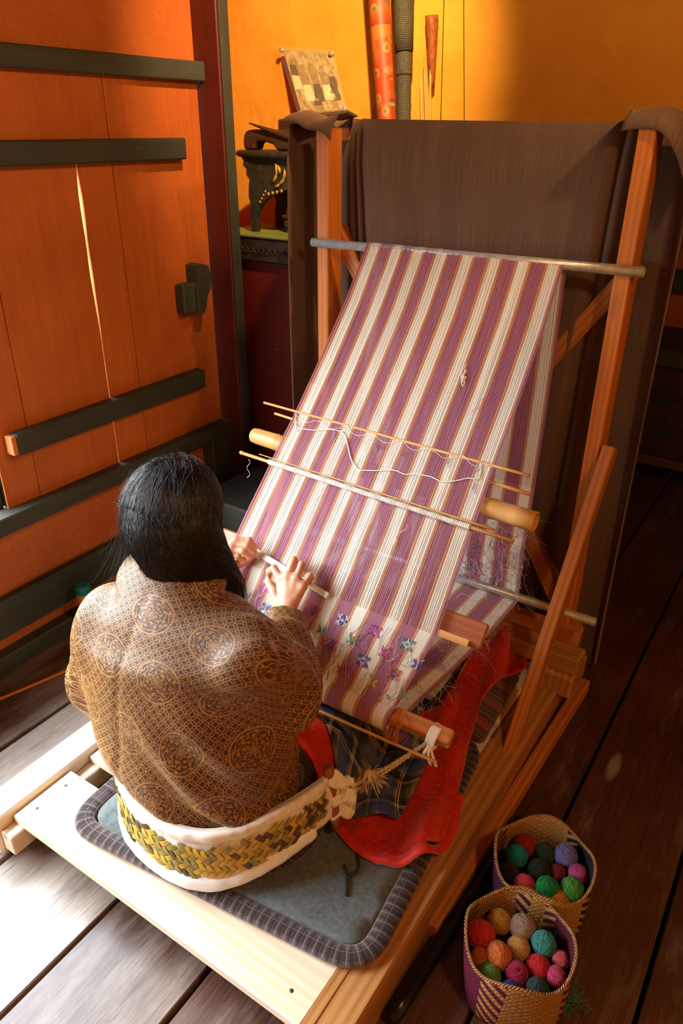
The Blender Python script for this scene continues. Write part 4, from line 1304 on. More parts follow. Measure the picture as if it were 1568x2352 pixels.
tag(np_mesh('hair_strands', sv, sf, M_hair, person), kind='stuff')
sv, sf = strands(170, 9, .004, (.66, .80), .00032, .003, .022)
tag(np_mesh('stray_hairs', sv, sf, M_hair, person), kind='stuff')
sv, sf = strands(260, 21, .002, (.70, .78), .0006, .002, .010, True)
tag(np_mesh('stray_hairs', sv, sf, M_hair, person), kind='stuff')

# ---- the pick held in both hands
M_white_bone = plain_mat('white_pick', '#e6e4de', '#f4f2ee', .3, 40, .05)
pk = beam('weaving_pick', (-1.150, 1.288, .610), (-.862, 1.250, .578), .016, .0045, M_white_bone, None, up=(0, -1.15, 1), bev=.002)
tag(pk, 'slim white pick held between the two hands over the warp', 'tool')

# ================================================================== BACKSTRAP
strap = thing('backstrap', 'white padded back strap faced with woven yellow bamboo round the hips', 'strap', (-.88, .85, .14))
plan = [(-1.130, 1.02), (-1.155, .93), (-1.152, .84), (-1.108, .752), (-1.015, .697), (-.90, .685), (-.81, .708), (-.745, .765), (-.700, .845), (-.672, .915), (-.655, .975)]
PLN = catmull([(x, y, 0) for x, y in plan], 120)
def strap_pt(s, h, o):
    """s along 0..1, h 0..1 up, o outwards"""
    k = min(int(s * 120), 119); t = s * 120 - k; p = PLN[k].lerp(PLN[k + 1], t)
    tg = (PLN[k + 1] - PLN[k]).normalized(); nrm = Vector((tg.y, -tg.x, 0))
    zb = .162 - .012 * math.sin(PI * min(1, s * 1.05)) + .055 * max(0, s - .62) / .38; zt = .318 + .004 * math.sin(s * 9) + .020 * max(0, (s - .7) / .3) ** 1.0
    return p + nrm * (o - .004 * (h - .2)) + Vector((0, 0, zb + (zt - zb) * h))
def strap_sheet(name, s0, s1, h0, h1, o, th, mat, ns=70, nh=10, puff=0.0, wob=0.0, parent=strap):
    V = []; F = []
    for side in (1, 0):
        for i in range(ns + 1):
            for j in range(nh + 1):
                s = s0 + (s1 - s0) * i / ns; h = h0 + (h1 - h0) * j / nh; e = math.sin(PI * j / nh) ** .5 if 0 < j < nh else 0
                oo = (o + puff * e + wob * nz(s * 30, h * 3, 2.0)) if side else o - th
                V.append(strap_pt(s, h + wob * .8 * nz(s * 18, 1.0 if j > nh / 2 else 5.0), oo))
    m = (ns + 1) * (nh + 1)
    for i in range(ns):
        for j in range(nh):
            a = i * (nh + 1) + j
            F.append((a, a + nh + 1, a + nh + 2, a + 1)); F.append((m + a, m + a + 1, m + a + nh + 2, m + a + nh + 1))
    for i in range(ns):
        a = i * (nh + 1); F.append((a, m + a, m + a + nh + 1, a + nh + 1)); b = a + nh; F.append((b, b + nh + 1, m + b + nh + 1, m + b))
    for j in range(nh): F.append((j, j + 1, m + j + 1, m + j)); c = ns * (nh + 1) + j; F.append((c, m + c, m + c + 1, c + 1))
    return mesh(name, V, F, mat, parent, True)
M_cotton = plain_mat('white_cotton', '#d8cfc0', '#ece5d8', .8, 60, .35, .002, sheen=.2)
M_plastic = plain_mat('white_plastic_lining', '#dfe3e6', '#f0f2f4', .35, 30, .3, .002)
strap_sheet('cotton_pad', 0.0, .985, .0, 1.0, .0, .014, M_cotton, 90, 12, .004, .004)
strap_sheet('lower_roll', 0.02, .90, -.02, .24, .004, .010, M_plastic, 90, 8, .011, .003)
strap_sheet('upper_hem', 0.02, .95, .84, 1.02, .003, .010, M_cotton, 90, 8, .006, .006)
# woven facing: two families of diagonal splints passing over and under
g_ = [wood_mat('yellow_splint', '#d0aa38', '#a88824', .45, .6, vary=.2), wood_mat('olive_splint', '#a09048', '#80702e', .5, .6, vary=.2), wood_mat('brown_splint', '#6a4a26', '#4c3218', .5, .6, vary=.2)]
V = []; F = []; fm = []
rw = random.Random(11)
Ltot = sum((PLN[k + 1] - PLN[k]).length for k in range(120)); wS = .0118; TH = math.radians(32)
H0, H1 = .20, .80; Hm = .155
ct, st2 = math.cos(TH), math.sin(TH)
cR = [rw.choice((0, 0, 0, 1, 1, 2)) for _ in range(400)]; cC = [rw.choice((0, 0, 1, 1, 2)) for _ in range(400)]
def flt(a0, a1, b0, b1, horiz, cm):
    """one visible float of a splint between two crossings"""
    pts = []
    for k in range(4):
        t = k / 3
        for e in (0, 1):
            if horiz: a = a0 + (a1 - a0) * t; b = b0 + (b1 - b0) * e
            else: a = a0 + (a1 - a0) * e; b = b0 + (b1 - b0) * t
            p_ = a * ct - b * st2; q_ = a * st2 + b * ct
            pts.append((p_ / Ltot, H0 + q_ / Hm, .0062 + .0026 * math.sin(PI * t)))
    if any(s_ < .03 or s_ > .965 or h_ < H0 - .03 or h_ > H1 + .05 for s_, h_, _ in pts): return
    b_ = len(V); V.extend(strap_pt(*p) for p in pts)
    for k in range(3): q = b_ + 2 * k; F.append((q, q + 1, q + 3, q + 2) if horiz else (q, q + 2, q + 3, q + 1)); fm.append(cm)
gp = .07 * wS
for i in range(-10, 70):
    for j in range(-45, 12):
        m4 = (i + j) % 4
        if m4 == 0: flt((i - .12) * wS, (i + 2.12) * wS, j * wS + gp, (j + 1) * wS - gp, True, cR[j + 60])
        if m4 == 2: 
            # vertical float over rows j..j+1 in column i
            flt(i * wS + gp, (i + 1) * wS - gp, (j - .12) * wS, (j + 2.12) * wS, False, cC[i + 20])
wv = mesh('woven_bamboo', V, F, None, strap, False, mats=g_, fmat=fm)
sdm = wv.modifiers.new('thick', 'SOLIDIFY'); sdm.thickness = .0014; sdm.offset = 0
M_stick = wood_mat('dark_orange_stick', '#a8622c', '#84441a', .5)
stick('end_stick', (-.653, .978, .178), (-.668, .968, .358), .0125, M_stick, strap, 12, rough=.001)
def wrapcloth():
    V = []; F = []; n = 14; m = 30
    for i in range(n + 1):
        for j in range(m + 1):
            a = i / n; b = j / m
            x = -.662 + .046 * a * (1 - .35 * abs(b - .4)) + .006 * math.sin(b * 16) * a; y = .965 + .034 * a + .009 * math.cos(b * 15 + 2 * a)
            z = .350 - .135 * b - .020 * a * (1 - b) + .006 * math.sin(a * 9 + b * 3)
            V.append((x, y - .006 * nz(a * 6, b * 6, 1.0), z))
    for i in range(n):
        for j in range(m): q = i * (m + 1) + j; F.append((q, q + 1, q + m + 2, q + m + 1))
    o = mesh('cloth_wrap', V, F, M_cotton, strap, True)
    s_ = o.modifiers.new('thick', 'SOLIDIFY'); s_.thickness = .008; s_.offset = 0
wrapcloth()
bd = thing('blue_strip', 'blue cloth edge peeping out under the back strap', 'cloth', (-1.06, .74, .14)) if False else None

# rope from strap to breast beam
M_rope = plain_mat('hemp_twine', '#b59a74', '#d6c09a', .85, 120, .5, .001)
rope = thing('strap_rope', 'pale twine running from the back strap to the breast beam', 'rope', (-.58, 1.04, .31))
def twist(p0, p1, sag, r, tw=9):
    a, b = Vector(p0), Vector(p1); M_, L = frame(p0, p1); out = []
    for s_ in (0, PI):
        pts = []
        for k in range(61):
            t = k / 60; an = tw * 2 * PI * t + s_
            pts.append(M_ @ Vector((L * t, r * .55 * math.cos(an), r * .55 * math.sin(an))) - Vector((0, 0, sag * math.sin(PI * t))))
        out.append(tube_geo(pts, r * .62, 5))
    return join_geo(out)
v, f = join_geo([twist((-.660, .968, .275), (-.500, 1.120, .408), .006, .0042, 13), twist((-.655, .972, .262), (-.506, 1.124, .398), .010, .0040, 13)])
mesh('twine', v, f, M_rope, rope, True)
# frayed knot
parts = []; rk = random.Random(4); kc = Vector((-.600, 1.026, .322))
for i in range(70):
    d = Vector((rk.gauss(0, 1), rk.gauss(0, 1), rk.gauss(0, .7) - .3)).normalized(); L = rk.uniform(.02, .045)
    s_ = Vector((rk.uniform(-.01, .01), rk.uniform(-.01, .01), -.012))
    parts.append(tube_geo(catmull([kc, kc + d * L * .5, kc + d * L + s_], 5), .0011, 3))
mesh('frayed_knot', *join_geo(parts), M_rope, rope, True)
parts = []
for i in range(6):
    a0 = i * 1.05; pts = []
    for k in range(15):
        a = k / 14 * 2 * PI; pts.append(kc + Vector((.014 * math.cos(a) * math.cos(a0) + .004 * math.sin(3 * a), .014 * math.cos(a) * math.sin(a0), .013 * math.sin(a))))
    parts.append(tube_geo(pts, .0048, 5))
mesh('knot', *join_geo(parts), M_rope, rope, True)
# white cotton tie round the beam end
parts = []
for i in range(5):
    pts = []
    for k in range(19):
        a = k / 18 * 2 * PI; pts.append((-.508 + .0042 * i + .003 * math.sin(a), 1.141 - .001 * i + .026 * math.cos(a), .405 + .024 * math.sin(a)))
    parts.append(tube_geo(pts, .0042, 5))
for (dx, dy, dz) in [(.012, -.018, -.045), (.022, -.008, -.05), (-.006, -.02, -.03)]:
    b = Vector((-.500, 1.117, .400)); parts.append(tube_geo(catmull([b, b + Vector((dx * .5, dy, dz * .4)), b + Vector((dx, dy * .7, dz))], 6), .0038, 5))
mesh('cotton_tie', *join_geo(parts), Y_white, rope, True)
# ================================================================== CLOTHS ON THE PLATFORM
def rounded(poly, r, n=6):
    out = []; m = len(poly)
    for i in range(m):
        p = Vector(poly[i]); a = Vector(poly[i - 1]); b = Vector(poly[(i + 1) % m])
        u = (a - p).normalized(); v = (b - p).normalized()
        for k in range(n + 1):
            t = k / n; q0 = p + u * r; q1 = p + v * r
            out.append(tuple((1 - t) ** 2 * q0 + 2 * t * (1 - t) * p + t * t * q1))
    return out
def leg_top(x, y):
    best = -1
    for (a, b) in (((-.835, .95, .235, .104), (-.765, 1.34, .228, .082)), ((-.985, .95, .235, .104), (-1.01, 1.34, .228, .082)), ((-.765, 1.34, .228, .082), (-.785, 1.60, .185, .068)), ((-1.01, 1.34, .228, .082), (-.975, 1.60, .185, .068))):
        ax, ay = a[0], a[1]; bx, by = b[0], b[1]
        t = max(0, min(1, ((x - ax) * (bx - ax) + (y - ay) * (by - ay)) / ((bx - ax) ** 2 + (by - ay) ** 2)))
        d = math.hypot(x - ax - t * (bx - ax), y - ay - t * (by - ay)); r = a[3] + t * (b[3] - a[3])
        if d < r: best = max(best, a[2] + t * (b[2] - a[2]) + math.sqrt(r * r - d * d))
        elif d < r + .05: best = max(best, a[2] + t * (b[2] - a[2]) - (d - r) * 2.2)
    return best

M_felt = plain_mat('grey_blue_felt', '#4b5252', '#646c6b', .95, 90, .5, .002, sheen=.4)
M_bind = plaid_mat('brown_checked_binding', '#5a4a48', [(.022, 0, .20, '#2c2224', .75), (.022, .5, .04, '#a89a94', .5), (.011, .25, .05, '#7f7270', .4)])
pad = thing('seat_pad', 'grey felt seat pad with brown checked binding under the weaver', 'pad', (-.84, 1.05, ZP))
pp = rounded([(-1.205, .672), (-.445, .765), (-.505, 1.44), (-1.235, 1.38)], .075)
pin = rounded([(-1.180, .697), (-.468, .785), (-.528, 1.42), (-1.21, 1.36)], .06)
sheet('felt_top', pin, lambda x, y: ZP + .004 + .0012 * nz(x, y, 0, 14), M_felt, pad, .03, .014)
# binding: flattened roll along the edge with its own checked cloth coordinates
def roll_edge(name, poly, r, z, mat, parent, flat=.5, closed=True, zs=None):
    P = [Vector((p[0], p[1], zs(p[0], p[1]) if zs else z)) for p in poly]
    Q = []
    n = len(P)
    for i in range(n if closed else n - 1):
        a, b = P[i], P[(i + 1) % n]; m = max(1, int((b - a).length / .02))
        for k in range(m): Q.append(a.lerp(b, k / m))
    if not closed: Q.append(P[-1])
    V = []; F = []; UV = []; S = 12; N_ = len(Q); acc = 0
    for i in range(N_):
        t = (Q[(i + 1) % N_] - Q[i - 1]) if closed else (Q[min(i + 1, N_ - 1)] - Q[max(i - 1, 0)])
        t.normalize(); w = Vector((t.y, -t.x, 0)).normalized()
        for k in range(S):
            a = 2 * PI * k / S
            V.append(Q[i] + w * (r * math.cos(a)) + Vector((0, 0, r * flat * math.sin(a)))); UV.append((acc, r * 2.2 * k / S))
        acc += (Q[(i + 1) % N_] - Q[i]).length
    for i in range(N_ if closed else N_ - 1):
        for k in range(S):
            a = i * S + k; b = i * S + (k + 1) % S; c = ((i + 1) % N_) * S
            F.append((a, b, c + (k + 1) % S, c + k))
    return mesh(name, V, F, mat, parent, True, uv=UV)
roll_edge('binding', pp, .024, ZP + .0125, M_bind, pad, .48)
# dark stain cords on the felt
tg_ = [[(-.60, .93, ZP + .021), (-.575, .905, ZP + .021), (-.555, .87, ZP + .021)], [(-.575, .905, ZP + .021), (-.57, .94, ZP + .022), (-.59, .97, ZP + .021)]]
v, f = join_geo([tube_geo(catmull(q, 8), .004, 5) for q in tg_]); mesh('dark_tie', v, f, plain_mat('dark_tie_cloth', '#23282c', '#2e3438', .9, 60, .3), pad, True)

def fleece_mat():
    g = G('red_fleece', .95, sheen=.8, spec=.1)
    co = g.coord('Object'); n = g.noise(co, 60, 4, .7); b = g.noise(co, 9, 3, .6)
    c = g.ramp(g.math('ADD', g.math('MULTIPLY', n, .5), g.math('MULTIPLY', b, .5)), [(.3, '#a01810'), (.7, '#d63420')])
    sp_ = g.ramp(g.voro(g.map(co, (1, 1, .3)), 11.0, rand=.55), [(.07, 1.0), (.125, 0.0)])
    c = g.mix(g.math('MULTIPLY', sp_, .65), c, '#f0cdb8')
    g.color(c); g.b.inputs['Sheen Tint'].default_value = col('#ff9a80')
    g.bump(n, .9, .006)
    return g.m
M_fleece = fleece_mat(); M_redbind = plain_mat('red_satin_binding', '#b8160e', '#d8281a', .6, 50, .3, .002, sheen=.3)
bl = thing('fleece_blanket', 'red fleece blanket with pale spots heaped over the lap and platform', 'blanket', (-.6, 1.25, ZP))
def zbl(x, y):
    base = ZP + .026 + .016 * nz(x, y, 0, 8) + .030 * max(0, nz(x * 1.6 + y * .4, y * .6, 3.0, 11)) + .017 * math.sin((x * 1.0 + .35 * y) * 46 + 2 * nz(x, y, 1.0, 5)) * (1 if y > 1.06 else max(0, (y - 1.0) / .06)) + (.05 * math.exp(-((x + .58) / .06) ** 2 - ((y - 1.80) / .10) ** 2))
    base += .034 * math.exp(-((x + .470 + .16 * (y - 1.05)) / .026) ** 2) + .030 * math.exp(-((x + .570 + .10 * (y - 1.05)) / .034) ** 2) * min(1, max(0, (y - 1.0) / .08))
    base = max(base, ZP + .024)
    if y > 1.40: base = max(base, ZP + .048 + .010 * nz(x, y, 7.0, 12))
    l = leg_top(x, y) + .012
    e = 1 if (x > -.70 or y > 1.03) else 1
    return max(base, l + .006 * nz(x, y, 2.0, 20)) if l > base - .02 else base
red_poly = [(-.665, 1.010), (-.590, .985), (-.520, .992), (-.462, 1.035), (-.440, 1.11), (-.470, 1.24), (-.515, 1.40), (-.548, 1.55), (-.540, 1.68), (-.500, 1.77), (-.520, 1.82), (-.62, 1.86), (-.66, 1.74), (-.645, 1.60), (-.64, 1.47), (-.70, 1.36), (-.80, 1.28), (-.885, 1.20), (-.895, 1.12), (-.870, 1.045), (-.80, 1.020), (-.735, 1.025)]
sheet('fleece', red_poly, zbl, M_fleece, bl, .0105, .014)
edge = [(-.885, 1.06), (-.86, 1.035), (-.80, 1.015), (-.735, 1.018), (-.665, 1.004), (-.590, .980), (-.520, .986), (-.460, 1.028), (-.436, 1.11), (-.466, 1.24)]
edge = [(p.x, p.y) for p in catmull([(x, y, 0) for x, y in edge], 60)]
roll_edge('binding', edge, .013, 0, M_redbind, bl, .8, False, lambda x, y: zbl(x, y) + .004)

def in_poly(P, x, y):
    c = False; j = len(P) - 1
    for i in range(len(P)):
        if (P[i][1] > y) != (P[j][1] > y) and x < (P[j][0] - P[i][0]) * (y - P[i][1]) / (P[j][1] - P[i][1]) + P[i][0]: c = not c
        j = i
    return c
_rp = random.Random(17); V = []; F = []
while len(F) < 15000:
    x = _rp.uniform(-.90, -.43); y = _rp.uniform(.98, 1.87)
    if not in_poly(red_poly, x, y): continue
    z = zbl(x, y) + .0135; a = _rp.uniform(0, 6.28); w = .0011; L = _rp.uniform(.005, .010); b = _rp.uniform(0, 6.28); t = _rp.uniform(.2, .9)
    q = len(V); V += [(x + w * math.cos(a), y + w * math.sin(a), z), (x - w * math.cos(a), y - w * math.sin(a), z), (x + L * t * math.cos(b), y + L * t * math.sin(b), z + L * .6)]
    F.append((q, q + 1, q + 2))
tag(mesh('fleece_pile', V, F, M_fleece, bl), kind='stuff')
M_bluplaid = plaid_mat('blue_beige_plaid', '#3b3f4a', [(.075, 0, .20, '#8a7a5c', .55), (.075, .45, .12, '#20222a', .75), (.075, .5, .015, '#d8d4c8', .8), (.075, .57, .012, '#d8d4c8', .7), (.15, .2, .11, '#1e3f8a', .65)])
pl_ = thing('plaid_cloth', 'blue and beige plaid cloth bunched beneath the breast beam', 'cloth', (-.70, 1.15, ZP))
def zpd(x, y):
    f = .020 * math.sin(x * 45 + 14 * y + 2.5 * nz(x, y, 1.0, 8)) * .6 + .014 * nz(x, y, 5.0, 14)
    return max(zbl(x, y) + .030, leg_top(x, y) + .04) + max(-.008, f)
plpoly = [(-.90, 1.16), (-.84, 1.115), (-.755, 1.085), (-.705, 1.055), (-.650, 1.030), (-.585, 1.030), (-.545, 1.075), (-.550, 1.16), (-.565, 1.26), (-.62, 1.36), (-.72, 1.42), (-.86, 1.40), (-.92, 1.28)]
sheet('plaid', plpoly, zpd, M_bluplaid, pl_, .013, .005, uvf=lambda x, y: (x * .9 + .5 * y + .04 * nz(x, y, 0, 6), y * .9 - .5 * x))

def striped_mat():
    g = G('rust_striped_wool', .9, sheen=.3, spec=.15)
    s = g.sep(g.coord('UV'))
    f = g.math('FRACT', g.math('DIVIDE', s[1], .085))
    c = g.ramp(f, [(0, '#5c2416'), (.10, '#241010'), (.14, '#a8744c'), (.17, '#2c1412'), (.24, '#7a3a22'), (.27, '#2a1412'), (.34, '#8c5a3a'), (.37, '#331512'), (.44, '#7a2f1c'), (.47, '#20100e'), (.55, '#6e2e1c'), (.60, '#8c3018'), (.82, '#8c3018'), (.86, '#2a1412'), (.9, '#94623e'), (.94, '#3a1a14')], 'CONSTANT')
    g.color(c); g.bump(g.wave(g.coord('UV'), 260, .5, 1, 'Y'), .5, .0015)
    return g.m
sc_ = sheet('striped_textile_roll', rounded([(-.690, 1.425), (-.497, 1.452), (-.512, 1.765), (-.68, 1.79)], .02), lambda x, y: ZP + .002 + .030 * (1 - min(1, abs(x + .59) / .10) ** 3) * .9 + .003 * nz(x, y, 0, 12), striped_mat(), None, .014, .010)
tag(sc_, 'folded rust and brown striped woollen textile on the platform boards', 'textile')
sc_.name = 'folded_textile'

# ================================================================== BROWN CLOTH OVER THE LOOM
def drape_mat():
    g = G('brown_wool_drape', .9, sheen=.35, spec=.15)
    co = g.coord('UV')
    st = g.noise(g.map(co, (420, 5, 1)), 1.0, 3, .6); gr = g.noise(g.map(co, (900, 700, 1)), 1.0, 2, .6); b = g.noise(g.map(co, (9, 1.5, 1)), 1.0, 2, .5)
    f = g.math('ADD', g.math('MULTIPLY', st, .45), g.math('ADD', g.math('MULTIPLY', gr, .3), g.math('MULTIPLY', b, .25)))
    g.color(g.ramp(f, [(.3, '#46342a'), (.7, '#7a6050')])); g.bump(f, .5, .0012)
    g.b.inputs['Sheen Tint'].default_value = col('#c8a888')
    return g.m
M_drape = drape_mat()
# plan position of each column at the ridge and at the hem: (s, x_top, y_top, z_top, x_bot, y_bot, z_bot)
DR = [(0.00, -1.452, 1.905, 1.603, -1.475, 1.93, .10), (.02, -1.455, 1.945, 1.607, -1.470, 1.97, .07), (.05, -1.435, 2.00, 1.612, -1.455, 2.04, .05), (.10, -1.37, 2.03, 1.623, -1.40, 2.08, .04), (.15, -1.305, 2.015, 1.622, -1.33, 2.07, .03), (.17, -1.285, 1.985, 1.616, -1.27, 2.02, .03),
      (.19, -1.268, 2.005, 1.615, -1.235, 2.05, .02), (.205, -1.262, 1.965, 1.617, -1.20, 2.00, .02), (.225, -1.245, 1.990, 1.618, -1.185, 2.045, .02), (.245, -1.235, 1.955, 1.620, -1.135, 1.985, .02), (.26, -1.22, 1.953, 1.618, -1.115, 2.00, .02), (.40, -1.02, 1.957, 1.615, -.98, 2.005, .02), (.55, -.85, 1.957, 1.613, -.84, 2.00, .02),
      (.70, -.66, 1.957, 1.612, -.70, 2.00, .02), (.79, -.545, 1.955, 1.612, -.615, 1.995, .02), (.805, -.525, 1.965, 1.614, -.60, 2.03, .02), (.82, -.52, 1.985, 1.612, -.575, 2.06, .02), (.84, -.505, 1.965, 1.615, -.555, 2.00, .02), (.87, -.475, 1.995, 1.623, -.51, 2.05, .02), (.91, -.44, 2.02, 1.627, -.45, 2.08, .02), (.945, -.395, 2.02, 1.622, -.39, 2.09, .02), (.97, -.362, 2.00, 1.605, -.365, 2.10, .02), (1.0, -.345, 1.955, 1.560, -.368, 2.06, .03)]
def drape():
    A = np.array(DR); ns = 190; nv = 46
    s = np.linspace(0, 1, ns + 1)
    C = [np.interp(s, A[:, 0], A[:, i]) for i in range(1, 7)]
    k = np.array([.25, .5, .25])
    for i in range(6):
        for _ in range(1 if i in (1, 4) else 2):
            c = np.convolve(np.pad(C[i], 1, mode='edge'), k, 'valid'); C[i] = c
    V = []; UV = []; F = []
    nb = 8
    for i in range(ns + 1):
        xt, yt, zt, xb, yb, zb = (C[q][i] for q in range(6))
        for j in range(nb):      # behind the ridge: short tail hanging over the back
            t = 1 - j / nb
            V.append((xt + .004 * nz(s[i] * 20, t, 2.0), yt + .030 + .055 * min(1, t * 1.6), zt - .004 - .22 * max(0, t - .28) ** 1.2 + .006 * nz(s[i] * 14, t * 2, 1.0))); UV.append((s[i] * 1.5, t * .2))
        for j in range(nv + 1):
            t = j / nv; e = t ** .9
            x = xt + (xb - xt) * e; y = yt + (yb - yt) * e; z = zt + (zb - zt) * t
            if j == 0: z += .002
            fold = .006 * math.sin(s[i] * 75 + 2 * t) * t + .010 * nz(s[i] * 11, t * 1.5, 6.0) * min(1, t * 4)
            V.append((x, y + fold + (.016 * (1 - j / 3) if j < 3 else 0), z)); UV.append((s[i] * 1.5, -t * 1.6))
    m = nb + nv + 1
    for i in range(ns):
        for j in range(m - 1):
            a = i * m + j; F.append((a, a + m, a + m + 1, a + 1))
    o = mesh('draped_cloth', V, F, M_drape, None, True, uv=UV)
    sd = o.modifiers.new('thick', 'SOLIDIFY'); sd.thickness = .004; sd.offset = 0
    tag(o, 'large brown woollen cloth hung over the top bar of the loom', 'cloth')
drape()
# front hem curling over the tops of the posts
def hem_flap(name, x0, x1, prof, label, par=None):
    V = []; UV = []; F = []; n = 14
    for i in range(n + 1):
        t = i / n; x = x0 + (x1 - x0) * t
        for j, (y, z) in enumerate(prof(t)): V.append((x + .006 * nz(t * 5, j, 1.0), y, z)); UV.append((x, j * .03))
    m = len(prof(0))
    for i in range(n):
        for j in range(m - 1): a = i * m + j; F.append((a, a + 1, a + m + 1, a + m))
    o = mesh(name, V, F, M_drape, par, True, uv=UV); sd = o.modifiers.new('thick', 'SOLIDIFY'); sd.thickness = .005; sd.offset = 0
    return o
dc = bpy.data.objects['draped_cloth']
def pl_left(t):
    h = .010 * math.sin(t * PI * 2.2 + .4); dz = -.028 * max(0, (t - .60) / .40) ** 2
    return [(2.03, 1.625 + h * .5), (1.98, 1.632 + h), (1.93, 1.626 + h), (1.895, 1.616 + h + dz), (1.888, 1.604 + h + dz * 1.6)]
hem_flap('hem_fold', -1.455, -1.288, pl_left, '', dc)
def pl_right(t):
    h = .010 * math.sin(t * PI * 1.3 + .5); dz = -.10 * max(0, (t - .45) / .55) ** 1.5
    return [(2.06, 1.615 + h + dz * .6), (2.0, 1.634 + h + dz * .5), (1.95, 1.630 + h + dz), (1.905, 1.612 + h + dz * 1.25), (1.89, 1.592 + h + dz * 1.35)]
hem_flap('hem_fold', -.505, -.325, pl_right, '', dc)

# ================================================================== CABINET CORNER
cab = thing('red_cabinet', 'tall dark red cabinet with a carved black rim and green top in the corner', 'cabinet', (-1.6, 2.4, 0))
slab('body', (-2.005, 2.235, .04), (-1.15, 2.585, 1.150), M_cabred, cab, .006)
slab('plinth', (-2.005, 2.25, 0), (-1.15, 2.585, .05), M_black, cab, .004)
M_carve = G('carved_black_rim', .5)
_n = M_carve.noise(M_carve.coord('Object'), 40, 3, .6); M_carve.color(M_carve.ramp(_n, [(.35, '#16130f'), (.7, '#3a2a1c')])); M_carve.bump(_n, .4, .002); M_carve = M_carve.m
rim = slab('carved_rim', (-2.035, 2.215, 1.155), (-1.13, 2.59, 1.240), M_carve, cab, .006)
_rv = []
for i in range(34):      # relief rosettes along the rim
    x = -1.985 + .025 * i
    _rv.append(tube_geo([(x + .0085 * math.cos(2 * PI * k / 10), 2.212, 1.196 + .0085 * math.sin(2 * PI * k / 10)) for k in range(11)], .0026, 5))
mesh('rosettes', *join_geo(_rv), M_carve, rim, True)
slab('moulding', (-2.02, 2.222, 1.143), (-1.14, 2.585, 1.157), M_dred, cab, .003)
slab('green_top', (-2.04, 2.21, 1.2405), (-1.125, 2.592, 1.252), paint_mat('green_top_paint', '#7f8f4a', '#66763a', .5, .2), cab, .003)
ZC = 1.252
# carved stand on the cabinet
M_carv2 = plain_mat('dark_carved_wood', '#26221a', '#3b382c', .5, 50, .5, .003)
M_gold = plain_mat('gilt_paint', '#a8822c', '#c8a040', .4, 60, .2, metal=.3)
st_ = thing('carved_stand', 'dark carved wooden stand with gilt studs on the green cabinet top', 'stand', (-1.72, 2.36, ZC))
ov = [(-1.995 + .0, 2.36)]
V = []; F = []; n = 40
for zz, rr in ((1.503, .94), (1.507, .985), (1.514, 1.0), (1.521, .985), (1.525, .955)):
    for k in range(n):
        a = 2 * PI * k / n; c, s_ = math.cos(a), math.sin(a)
        V.append((-1.735 + .262 * rr * math.copysign(abs(c) ** .55, c), 2.36 + .105 * rr * math.copysign(abs(s_) ** .55, s_), zz))
for i in range(4):
    for k in range(n): a = i * n + k; b = i * n + (k + 1) % n; F.append((a, b, b + n, a + n))
F += [tuple(range(n - 1, -1, -1)), tuple(4 * n + k for k in range(n))]
mesh('top', V, F, M_carv2, st_, False)
def extr(poly, y0, y1):
    n = len(poly); V = [(x, y0, z) for x, z in poly] + [(x, y1, z) for x, z in poly]
    F = [tuple(range(n)), tuple(range(2 * n - 1, n - 1, -1))] + [(i, i + n, (i + 1) % n + n, (i + 1) % n) for i in range(n)]
    return V, F
half = [(-1.940, 1.503), (-1.930, 1.490), (-1.935, 1.478), (-1.918, 1.462), (-1.922, 1.447), (-1.908, 1.430), (-1.912, 1.410), (-1.915, 1.372), (-1.906, 1.345), (-1.914, 1.31), (-1.909, 1.252), (-1.882, 1.252), (-1.880, 1.30), (-1.868, 1.33), (-1.852, 1.352), (-1.825, 1.372), (-1.79, 1.392), (-1.735, 1.402)]
poly = half + [(-3.47 - x, z) for x, z in reversed(half[:-1])]
for (y0, y1) in ((2.275, 2.295), (2.425, 2.445)):
    p_ = mesh('apron_panel', *extr(poly, y0, y1), M_carv2, st_)
    if y0 < 2.3:
        for k in range(4):
            lathe('stud', [(.0065, 0), (.0065, .002), (.003, .0045)], M_gold, p_, M=Matrix.Translation((-1.822 + .020 * k, y0, 1.385 + .004 * k)) @ Matrix.Rotation(PI / 2, 4, 'X'), segs=10)
        for k in range(4):
            lathe('stud', [(.005, 0), (.005, .002), (.002, .004)], M_gold, p_, M=Matrix.Translation((-1.862 + .009 * k, y0, 1.357 + .012 * k)) @ Matrix.Rotation(PI / 2, 4, 'X'), segs=8)
        lv = []
        for (lx, lz, a, L) in [(-1.80, 1.425, .5, .045), (-1.785, 1.440, 1.0, .05), (-1.775, 1.418, .2, .05), (-1.755, 1.432, .7, .04), (-1.765, 1.452, 1.4, .035), (-1.79, 1.412, -.1, .035)]:
            pts = [(lx + L * t * math.cos(a + .6 * t), y0 - .003, lz + L * t * math.sin(a + .6 * t)) for t in (0, .25, .5, .75, 1)]
            lv.append(tube_geo(pts, [.002, .0055, .0065, .004, .001], 6))
        mesh('gilt_leaves', *join_geo(lv), M_gold, p_, True)
for sx in (-1.905, -1.585): slab('side_panel', (sx, 2.29, 1.40), (sx + .018, 2.43, 1.503), M_carv2, st_, .003)
